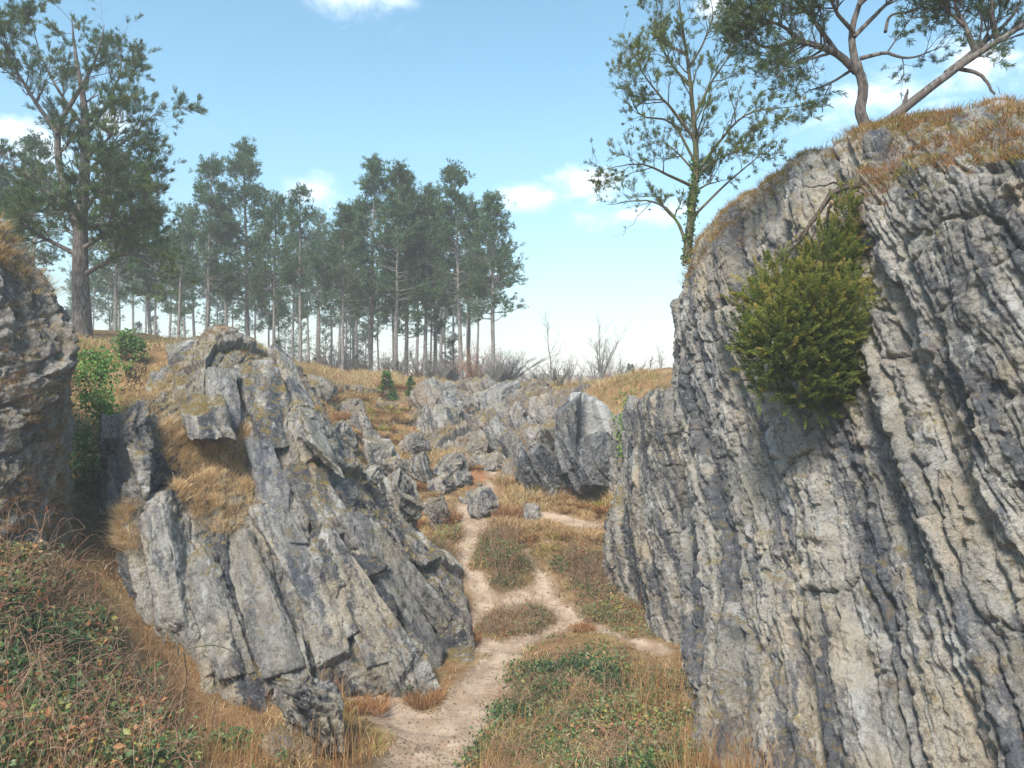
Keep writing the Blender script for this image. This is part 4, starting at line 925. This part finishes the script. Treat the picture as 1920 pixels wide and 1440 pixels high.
thicket('bramble_patch', x, y, z, .20, 'wide dark green bramble patch right of the path in the foreground', 'brambles', leafn=20, ls=.030, stems=.2, hue=(0, .9))
for poly, n, hg, lab, hue in (
 ([(872,1065),(900,1015),(945,1005),(985,1040),(992,1085),(965,1115),(910,1105)], 1000, .42, 'round bramble mound between the two forking upper paths', (0.05, .95)),
 ([(1040,1075),(1070,1030),(1120,1040),(1150,1090),(1160,1120),(1100,1125)], 900, .32, 'bramble mound against the foot of the buttress, right of the forking paths', (0.05, .95)),
 ([(890,1185),(920,1150),(1000,1142),(1060,1150),(1055,1175),(960,1208)], 800, .22, 'lens-shaped brown and green bramble island enclosed by the paths', (.1, 1)),
 ([(600,1235),(700,1250),(760,1275),(770,1295),(690,1290),(610,1262)], 500, .30, 'dark bramble strip at the foot of the large outcrop beside the path', (0, .7)),
 ([(800,1040),(850,1000),(855,1050),(865,1100),(830,1090)], 350, .28, 'brown bramble clump between the outcrop flank and the left path branch', (.35, 1)),
 ([(1090,1130),(1180,1140),(1240,1185),(1180,1180),(1100,1150)], 500, .26, 'low rusty bramble clump on the right path branch under the buttress', (.3, 1))):
    x, y, z = region(poly, n, g); c = [float(x.mean()), float(y.mean()), float(z.min())]
    thicket('bramble_mound', x, y, z, hg, lab, 'brambles', leafn=12, ls=.026, stems=.35, loc=c, group='bramble mounds among the paths', hue=hue)

# grass tufts standing out
def tuft(px, py, rad, h, label, mat, seed, n=420, D=None):
    g = np.random.default_rng(seed); c = ground_at(px, py) if D is None else W(px, py, D)
    a = g.random(n)*6.28; r = rad*np.sqrt(g.random(n)); b0 = np.c_[np.cos(a)*r, np.sin(a)*r, -.03*np.ones(n)]
    up = unit(np.c_[b0[:, :2]/rad*.55+g.normal(0, .12, (n, 2)), np.ones(n)])
    o = link('grass_tuft', blades(b0, up, h*(.6+.6*g.random(n)), .012+.004*g.random(n), .3+.5*g.random(n), np.clip(.45+.25*g.standard_normal(n), 0, 1), mat, 'grass_tuft'), None, c)
    set_props(o, label, 'grass tuft', 'grass tufts')
tuft(795,1315,.34,.34,'rounded reddish grass tuft on the small green patch left of the path bend',M_RUST,601)
tuft(880,1200,.26,.26,'dark red-brown grass tuft at the left path junction',M_RUST,602)
tuft(690,1330,.36,.30,'brown grass tuft beside the left path arm near the low hollow rock',M_RUST,603)
tuft(632,785,.5,.45,'large russet tuft on the slope beside the leaning dark slab',M_RUST,604,600)
tuft(945,905,.5,.45,'straw tuft above the isolated grey boulder',M_STRAW,605,600)
tuft(950,965,.55,.42,'olive brown tuft right of the isolated grey boulder',M_RUST,606,700)
tuft(1090,1180,.3,.22,'rusty tuft at the right fork of the path',M_RUST,607)

g = np.random.default_rng(66); src = []
for k, (m, lab) in enumerate(((M_RUST, 'russet grass tussock, one of many dotted over the slopes of the hollow'), (M_STRAW, 'pale straw tussock, one of many dotted over the slopes of the hollow'), (M_MOSSG, 'yellow-green mossy tussock, one of many dotted over the slopes of the hollow'))):
    n = 380; a = g.random(n)*6.28; r = .34*np.sqrt(g.random(n)); b0 = np.c_[np.cos(a)*r, np.sin(a)*r, -.03*np.ones(n)]
    up = unit(np.c_[b0[:, :2]/.34*.7+g.normal(0, .15, (n, 2)), np.ones(n)])
    src.append((blades(b0, up, (.34 if k < 2 else .16)*(.5+.7*g.random(n)), .022+.006*g.random(n), .3+.6*g.random(n), np.clip(.45+.28*g.standard_normal(n), 0, 1), m, 'grass_tussock'), lab, ('russet tussocks', 'straw tussocks', 'mossy tussocks')[k]))
for k in range(190):
    px, py = (600+560*g.random(), 760+290*g.random()) if k < 150 else (590+180*g.random(), 725+90*g.random())
    p = ground_at(px, py, 19.)
    if path_mask(np.array([p[0]]), np.array([p[1]]))[0] > -.25: continue
    me, lab, grp = src[int(3*g.random()**1.1)]; o = link('grass_tussock', me, None, p); set_props(o, lab, 'grass tuft', grp); f = .5+.9*g.random(); o.scale = (f, f, f*(.7+.5*g.random())); o.rotation_euler = (0, 0, 6.28*g.random())
# ------------------------------------------------------------------ grass, moss and ivy on the rocks
def rock_grass(label_rock, polys, n, h, mat, name, label, seed, minz=-2, droop=.35, D=None):
    Pn, Nn = ROCKS[label_rock]; px, py = proj(Pn); sel = np.zeros(len(Pn), bool)
    for p in polys: sel |= inpoly(px, py, p)
    sel &= Nn[:, 2] > minz; sel &= (fbm(Pn*1.4, 3, seed) > -.35)
    idx = np.where(sel)[0]
    if not len(idx): print('no grass', label); return
    g = np.random.default_rng(seed); m = 26; nt_ = max(n//m, 4); i0 = g.choice(idx, nt_); n = nt_*m; sz = np.repeat(.5+.9*g.random(nt_)**1.3, m)
    rad = g.normal(0, .055, (n, 3))*[1, 1, .4]*sz[:, None]; b0 = np.repeat(Pn[i0], m, 0)+rad
    up = unit(np.repeat(Nn[i0]*.8+np.array([0, 0, .7])+g.normal(0, .25, (nt_, 3)), m, 0)+rad*5+g.normal(0, .16, (n, 3)))
    cl = np.repeat(g.normal(0, .5, nt_), m); h = h*sz
    o = link(name, blades(b0, up, h*(.4+.9*g.random(n)), .006+.005*g.random(n), droop+.9*g.random(n)**2, np.clip(.55+.3*cl+.22*g.standard_normal(n), 0, 1), mat, name)); set_props(o, label, 'grass', kind='stuff')
CL = 'tall pale grey cliff of steep leaning rock beds with grassy top, filling the right side'
RM = 'long craggy reddish rock rim closing the far end of the hollow below the pine grove'
OC = 'large grey tilted rock outcrop left of the path with straw-coloured grass in its gully'
LR = 'dark rough rock wall at the left edge of the photo with dry grass on top'
rock_grass(OC, [[(290,800),(340,780),(400,830),(455,830),(475,930),(440,1010),(390,1000),(330,930)],[(215,960),(250,930),(262,1010),(255,1040),(218,1030)],[(430,800),(460,790),(480,900),(470,960),(440,960)]], 24000, .25, M_PALE, 'dry_grass', 'pale straw grass hanging in the gully of the large outcrop', 701)
rock_grass(OC, [[(335,640),(380,600),(440,610),(520,650),(575,700),(560,720),(490,680),(420,650)],[(560,690),(620,760),(600,780),(540,710)]], 4200, .11, M_RUST, 'rust_grass', 'rusty grass on the crest of the large outcrop', 702, .2)
rock_grass(OC, [[(270,690),(330,660),(345,760),(330,800),(280,800)],[(560,960),(620,1060),(600,1090),(550,1000)],[(690,1040),(735,1080),(730,1100),(700,1080)]], 3500, .18, M_STRAW, 'dry_grass', 'thin straw grass in the cracks of the large outcrop', 703)
rock_grass(CL, [[(1640,240),(1700,205),(1960,160),(1960,300),(1800,330),(1640,400),(1560,400),(1600,330)]], 15000, .12, M_RUST, 'rust_grass', 'rusty orange grass cushion on the upper edge of the tall cliff', 704, .05)
rock_grass(CL, [[(1260,560),(1290,480),(1350,400),(1430,335),(1530,270),(1640,220),(1960,160),(1960,215),(1650,270),(1540,310),(1440,380),(1360,440),(1300,520)]], 22000, .11, M_RUSTY, 'dry_grass', 'yellow-brown grass fringe along the skyline of the tall cliff', 705, .25)
rock_grass(CL, [[(1640,230),(1700,200),(1960,160),(1960,310),(1800,340),(1640,400),(1560,400),(1600,330)]], 8000, .10, M_GREEN, 'green_grass', 'olive grass mixed into the cushion on the upper edge of the tall cliff', 710, .1)
rock_grass(OC, [[(185,640),(600,640),(880,1280),(300,1300),(185,1000)]], 7000, .13, M_STRAW, 'dry_grass', 'small straw tufts rooted on the ledges of the large outcrop', 720, .5)
rock_grass(OC, [[(185,640),(600,640),(880,1280),(300,1300),(185,1000)]], 5000, .08, M_MOSSG, 'moss', 'yellow-green moss cushions on the ledges of the large outcrop', 721, .4)
rock_grass(CL, [[(1280,420),(1900,420),(1900,1440),(1300,1440)]], 3200, .09, M_MOSSG, 'moss', 'small moss and grass tufts on the ledges of the tall cliff', 722, .35)
rock_grass(CL, [[(1360,430),(1430,440),(1430,480),(1370,480)],[(1345,530),(1385,520),(1395,590),(1350,580)],[(1540,370),(1620,380),(1640,470),(1600,470)]], 2600, .16, M_STRAW, 'dry_grass', 'orange grass clumps on the face of the tall cliff near the juniper', 706)
rock_grass(RM, [[(780,735),(1060,735),(1060,870),(900,870),(800,830)]], 5000, .30, M_STRAW, 'dry_grass', 'dry straw tufts growing from the cracks of the far rock rim', 712, .15)
rock_grass(RM, [[(780,735),(1060,735),(1060,870),(900,870),(800,830)]], 4000, .26, M_RUST, 'rust_grass', 'russet tufts growing from the cracks of the far rock rim', 713, .1)
rock_grass(LR, [[(-60,380),(20,430),(80,510),(110,560),(60,560),(0,500),(-60,480)]], 5000, .26, M_STRAW, 'dry_grass', 'long dry grass on top of the rock wall at the left edge', 707, -.1)
rock_grass(LR, [[(0,560),(120,600),(140,700),(130,1000),(0,1020)]], 9000, .20, M_DEAD, 'withered_grass', 'grey-brown withered stalks over the face of the rock wall at the left edge', 711, -1, .5)
rock_grass(LR, [[(0,640),(60,680),(60,760),(0,740)],[(60,780),(110,800),(110,960),(70,960)],[(0,900),(100,900),(130,1000),(0,1000)]], 3500, .16, M_RUST, 'rust_grass', 'brown grass on the face of the rock wall at the left edge', 708)

def ivy(name, pts, n, spread, size, label, seed, mat=M_IVY, cat='ivy', hue=(0, 1)):
    g = np.random.default_rng(seed); pts = np.array([W(*p) for p in pts]); c = pts.mean(0); m = 7
    k = g.integers(0, len(pts), n); cen = pts[k]+g.normal(0, 1, (n, 3))*spread
    cl = fbm(cen*2., 2, seed); kp = cl > -.45; cen, cl = cen[kp], cl[kp]; n = len(cen)
    e = empty(name, c, label, cat)
    q = pts[g.integers(0, len(pts), 24)]; st = q[:, None]+np.cumsum(g.normal(0, .06, (24, 8, 3))+[0, -.01, -.06], 1)
    link('stem', mesh_data('stem', *[(lambda V, F: (V, [F]))(*tubes(st-c, np.full((24, 8), .008), 4))][0], M_ROOT), e)['kind'] = 'stuff'
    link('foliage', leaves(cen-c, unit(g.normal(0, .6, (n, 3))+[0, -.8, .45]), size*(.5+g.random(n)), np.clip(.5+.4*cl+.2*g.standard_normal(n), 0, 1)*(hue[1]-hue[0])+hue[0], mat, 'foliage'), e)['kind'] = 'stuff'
ivy('ivy', [(165,670,19.5),(185,690,19.5),(160,710,19),(190,720,19),(165,740,18.7),(185,760,18.5),(195,775,18.4),(195,680,20)], 3000, .18, .042, 'bright green ivy curtain hanging between the left edge rock and the large outcrop', 801)
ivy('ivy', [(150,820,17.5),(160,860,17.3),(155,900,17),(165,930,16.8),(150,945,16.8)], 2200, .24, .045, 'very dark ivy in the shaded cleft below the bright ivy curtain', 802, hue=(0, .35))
ivy('ivy', [(240,635,24),(258,650,24),(232,650,24)], 700, .16, .05, 'small dark green bush on the orange grass crest behind the ivy', 803, cat='bush', hue=(0, .6))
ivy('ivy', [(240,690,20.5),(258,684,20.5),(272,680,20.5)], 420, .10, .035, 'light green leafy clump on the grey ledge beside the large outcrop', 804, cat='plant', hue=(.5, 1))
ivy('ivy', [(1185,760,26.),(1180,790,26),(1188,820,26),(1182,850,26)], 1400, .22, .05, 'green ivy strip in the notch between the upright slab and the buttress', 805, hue=(.2, 1))

# ------------------------------------------------------------------ juniper on the cliff
def juniper():
    g = np.random.default_rng(900); c0 = W(1515,605,11.7); sx = 11.7/FPX
    # overlapping lobes (px offset x, y, radius x, radius y, depth offset)
    lobes = [(1455,560,75,70,0),(1530,500,70,80,-.1),(1590,470,55,60,0),(1600,560,50,70,.1),(1500,620,95,90,-.35),(1440,645,74,72,-.1),(1575,635,74,80,-.2),(1485,700,88,72,-.15),(1550,705,55,60,0),(1560,420,28,50,0),(1420,585,58,72,.05),(1530,570,80,70,-.4),(1625,450,30,35,.1)]
    B, A, S = [], [], []
    for lx, ly, rx, ry, dd in lobes:
        lx += 18; ly += 10; lx += g.normal(0, 8); ly += g.normal(0, 8)
        n = int(rx*ry/21); v = unit(g.normal(0, 1, (n, 3))); v[:, 1] = -np.abs(v[:, 1])*.9+.15
        q = W(lx, ly, 11.75+dd); p = q+v*np.array([rx*sx, .45, ry*sx])*(.55+.5*g.random((n, 1))+.22*fbm(v*2.2+lx, 2, 9)[:, None])
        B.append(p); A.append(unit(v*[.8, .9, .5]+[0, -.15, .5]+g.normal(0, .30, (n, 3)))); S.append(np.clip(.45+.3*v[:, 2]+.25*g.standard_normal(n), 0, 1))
    B, A, S = map(np.concatenate, (B, A, S)); n = len(B)
    # every plume is an upright feather of short needles thinning to its tip
    L = .12+.26*g.random(n)**1.6; K = 130; u = g.random((n, K))**.8; bend = g.normal(0, .12, (n, 1, 3))
    ax = A[:, None]*(u*L[:, None])[..., None]+bend*(u**2*L[:, None])[..., None]
    pr = unit(np.cross(A[:, None], g.normal(0, 1, (n, K, 3))))
    b0 = B[:, None]+ax+pr*(.06*(1-u)**.8*g.random((n, K)))[..., None]
    d = unit(A[:, None]*1.2+pr*(.8-.3*u)[..., None]+g.normal(0, .2, (n, K, 3)))
    tip = b0+d*(.022+.02*g.random((n, K, 1))); sd = unit(np.cross(d, g.normal(0, 1, (n, K, 3))))*.006; mid = b0*.6+tip*.4
    V = np.stack([b0, mid+sd, tip, mid-sd], 2).reshape(-1, 3)-c0; i = np.arange(n*K)[:, None]*4
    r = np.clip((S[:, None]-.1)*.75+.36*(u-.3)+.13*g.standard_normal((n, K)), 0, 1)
    e = empty('juniper_bush', c0, 'dense olive green juniper bush hanging on the face of the tall cliff', 'bush')
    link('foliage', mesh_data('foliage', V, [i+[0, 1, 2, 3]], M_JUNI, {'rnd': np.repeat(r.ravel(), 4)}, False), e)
    acc = Acc(); root = W(1590,440,12.1)-c0
    for lx, ly, rx, ry, dd in lobes:
        lx += 18; ly += 10
        c = resample(np.array([root, (root+(W(lx, ly, 11.95)-c0))/2+g.normal(0, .1, 3), W(lx, ly, 11.75+dd)-c0]), 8); acc.add(*tubes(c[None], np.linspace(.045, .012, 8)[None], 6))
    q = W(1, 1, 1)
    link('trunk', acc.mesh('trunk', M_ROOT), e)
juniper()
g = np.random.default_rng(77); c0 = W(1590,360,11.7); acc = Acc()
for pts, r in (([(1640,345),(1600,352),(1565,362),(1540,400),(1510,440),(1490,470)], .055), ([(1575,355),(1545,385),(1525,430),(1515,470)], .035), ([(1600,350),(1570,345),(1535,352),(1510,350)], .022), ([(1555,375),(1525,410),(1500,440),(1478,460)], .025), ([(1560,380),(1550,420),(1540,460)], .03)):
    c = resample(np.array([W(px, py, 11.75-.3*k/len(pts)) for k, (px, py) in enumerate(pts)])-c0, 14); c += np.cumsum(g.normal(0, .012, (14, 3)), 0)
    acc.add(*tubes(c[None], np.linspace(r, r*.3, 14)[None], 7))
set_props(link('dead_root', acc.mesh('dead_root', M_ROOT), None, c0), 'tangle of dark dead roots hanging above the juniper on the tall cliff', 'roots')
# bare briar twig in the left foreground
g = np.random.default_rng(31); c0 = W(330,1290,9.2); acc = Acc()
for pts in ([(285,1340),(310,1270),(350,1215),(390,1160),(425,1122)], [(335,1230),(325,1190),(280,1165),(262,1140)], [(345,1218),(400,1210),(440,1225),(470,1260)], [(345,1225),(350,1270),(340,1320)], [(300,1300),(260,1260),(245,1200)]):
    c = resample(np.array([W(px, py, 9.2+.1*k) for k, (px, py) in enumerate(pts)])-c0, 12); r = np.linspace(.009, .003, 12)
    acc.add(*tubes(c[None], r[None], 5)); c1, r1, _ = spawn(c[None], r[None], 7, .2, 1, .1, .35, .8, g, .1, .3, 6, .7); acc.add(*tubes(c1, r1, 3))
set_props(link('briar_twig', acc.mesh('briar_twig', M_BARKM), None, c0), 'thin leafless briar twig arching in front of the left outcrop foot', 'twig')
# fallen leaves and crumbs on the path
g = np.random.default_rng(4); x, y, z = ground_pts(60000, -5, 3, 10, 24, g, 1.); m = path_mask(x, y); k = (m > -.1) & (g.random(len(x)) < np.where(y < 12.8, .8, .22+.5*(m < .08))); x, y, z = x[k], y[k], z[k]; n = len(x)
o = link('leaf_litter', leaves(np.c_[x, y, z-.06*smooth(-.05, .25, m[k])+.012], unit(g.normal(0, .3, (n, 3))+[0, 0, 1]), .016*(.4+g.random(n)**2*1.6), g.random(n)*.8, M_DEAD, 'leaf_litter')); set_props(o, 'brown fallen leaves and crumbs scattered on the trodden path', 'leaf litter', kind='stuff')

# ------------------------------------------------------------------ air
import bmesh
bm = bmesh.new(); bmesh.ops.create_cube(bm, size=1)
for v in bm.verts: v.co.x *= 900; v.co.y = v.co.y*720+190; v.co.z = 30. if v.co.z > 0 else -14.
me = bpy.data.meshes.new('haze'); bm.to_mesh(me); bm.free()
hm = bpy.data.materials.new('haze_air'); hm.use_nodes = True; nt = hm.node_tree; nt.nodes.remove(nt.nodes['Principled BSDF'])
pv = nt.nodes.new('ShaderNodeVolumePrincipled'); pv.inputs['Color'].default_value = (.93, .96, 1, 1); pv.inputs['Density'].default_value = .0021; pv.inputs['Anisotropy'].default_value = -.05
nt.links.new(pv.outputs[0], nt.nodes['Material Output'].inputs['Volume']); me.materials.append(hm)
set_props(link('haze', me), kind='stuff')

# ------------------------------------------------------------------ sky, sun, camera
SUN_EL, SUN_AZ = 50., 201.   # azimuth clockwise from +Y
wd = bpy.data.worlds.new('World'); bpy.context.scene.world = wd; wd.use_nodes = True; nt = wd.node_tree
bg = nt.nodes['Background']; sky = nt.nodes.new('ShaderNodeTexSky'); sky.sky_type = 'NISHITA'; sky.sun_disc = False
sky.sun_elevation = R(SUN_EL); sky.sun_rotation = R(SUN_AZ); sky.air_density = 1.1; sky.dust_density = .35; sky.ozone_density = 1.2
class WB(NB):
    def __init__(s, t): s.t = t
wb = WB(nt)
tc = wb.n('ShaderNodeTexCoord').outputs['Generated']
hs = wb.n('ShaderNodeHueSaturation', {'Hue': .478, 'Saturation': 1.1, 'Value': 1.0, 'Color': sky.outputs[0]})
def cloud(px, py, rx, ry, seed):
    """soft wisp round one compass direction"""
    d = unit(W(px, py, 1.)-[0, 0, CAMZ])
    sub = wb.n('ShaderNodeVectorMath', {0: tc, 1: tuple(d)}, operation='SUBTRACT').outputs[0]
    sc = wb.scale(sub, (FPX/rx, FPX/rx, FPX/ry))
    ln = wb.n('ShaderNodeVectorMath', {0: sc}, operation='LENGTH').outputs['Value']
    nz = wb.noise(wb.scale(tc, (1, 1, 1.7)), 13+seed, 7, .62, .4)
    return wb.step(wb.math('ADD', wb.math('SUBTRACT', 1.0, ln), wb.math('MULTIPLY', wb.math('SUBTRACT', nz, .5), 2.6)), .05, 1.5)
cl = None
for a in ((660,-10,120,60,0),(590,355,62,45,1),(1000,370,70,36,2),(1100,345,90,34,3),(1180,400,130,30,4),(1340,5,60,30,5),(60,270,90,50,6),(200,230,60,36,1),(1640,190,120,60,3),(1840,120,90,60,6)):
    q = cloud(*a); cl = q if cl is None else wb.math('MAXIMUM', cl, q)
el_ = wb.n('ShaderNodeSeparateXYZ', {0: tc}).outputs[2]
vv = wb.n('ShaderNodeMapRange', {'Value': el_, 'From Min': 0., 'From Max': .30, 'To Min': .66, 'To Max': 1.}).outputs[0]
hs2 = wb.n('ShaderNodeHueSaturation', {'Value': vv, 'Color': hs.outputs[0]})
col = wb.mix(wb.math('MULTIPLY', cl, .8), hs2.outputs[0], (8.6, 8.9, 9.2))
nt.links.new(col, bg.inputs[0]); bg.inputs["Strength"].default_value = .1
sl = bpy.data.lights.new('sun', 'SUN'); sl.energy = 2.7; sl.angle = R(16); sl.color = (1, .94, .84)
so = bpy.data.objects.new('sun', sl); C.objects.link(so)
az, el = R(SUN_AZ), R(SUN_EL); dv = np.array([math.sin(az)*math.cos(el), math.cos(az)*math.cos(el), math.sin(el)])
from mathutils import Vector
so.rotation_euler = Vector(dv.tolist()).to_track_quat('Z', 'Y').to_euler(); so.location = (0, 0, 60)
cam = bpy.data.cameras.new('camera'); co = bpy.data.objects.new('camera', cam); C.objects.link(co)
co.location = (0, 0, CAMZ); co.rotation_euler = (R(90), 0, 0); cam.sensor_width = 36; cam.lens = 36*FPX/1920; cam.clip_start = .1; cam.clip_end = 3000
sc = bpy.context.scene; sc.camera = co
sc.view_settings.view_transform = 'Standard'; sc.view_settings.look = 'None'; sc.view_settings.exposure = 1.25; sc.view_settings.gamma = 1
sc.render.engine = 'CYCLES'; sc.cycles.use_denoising = True; sc.cycles.max_bounces = 6; sc.cycles.diffuse_bounces = 3; sc.cycles.volume_bounces = 1; sc.cycles.transparent_max_bounces = 4
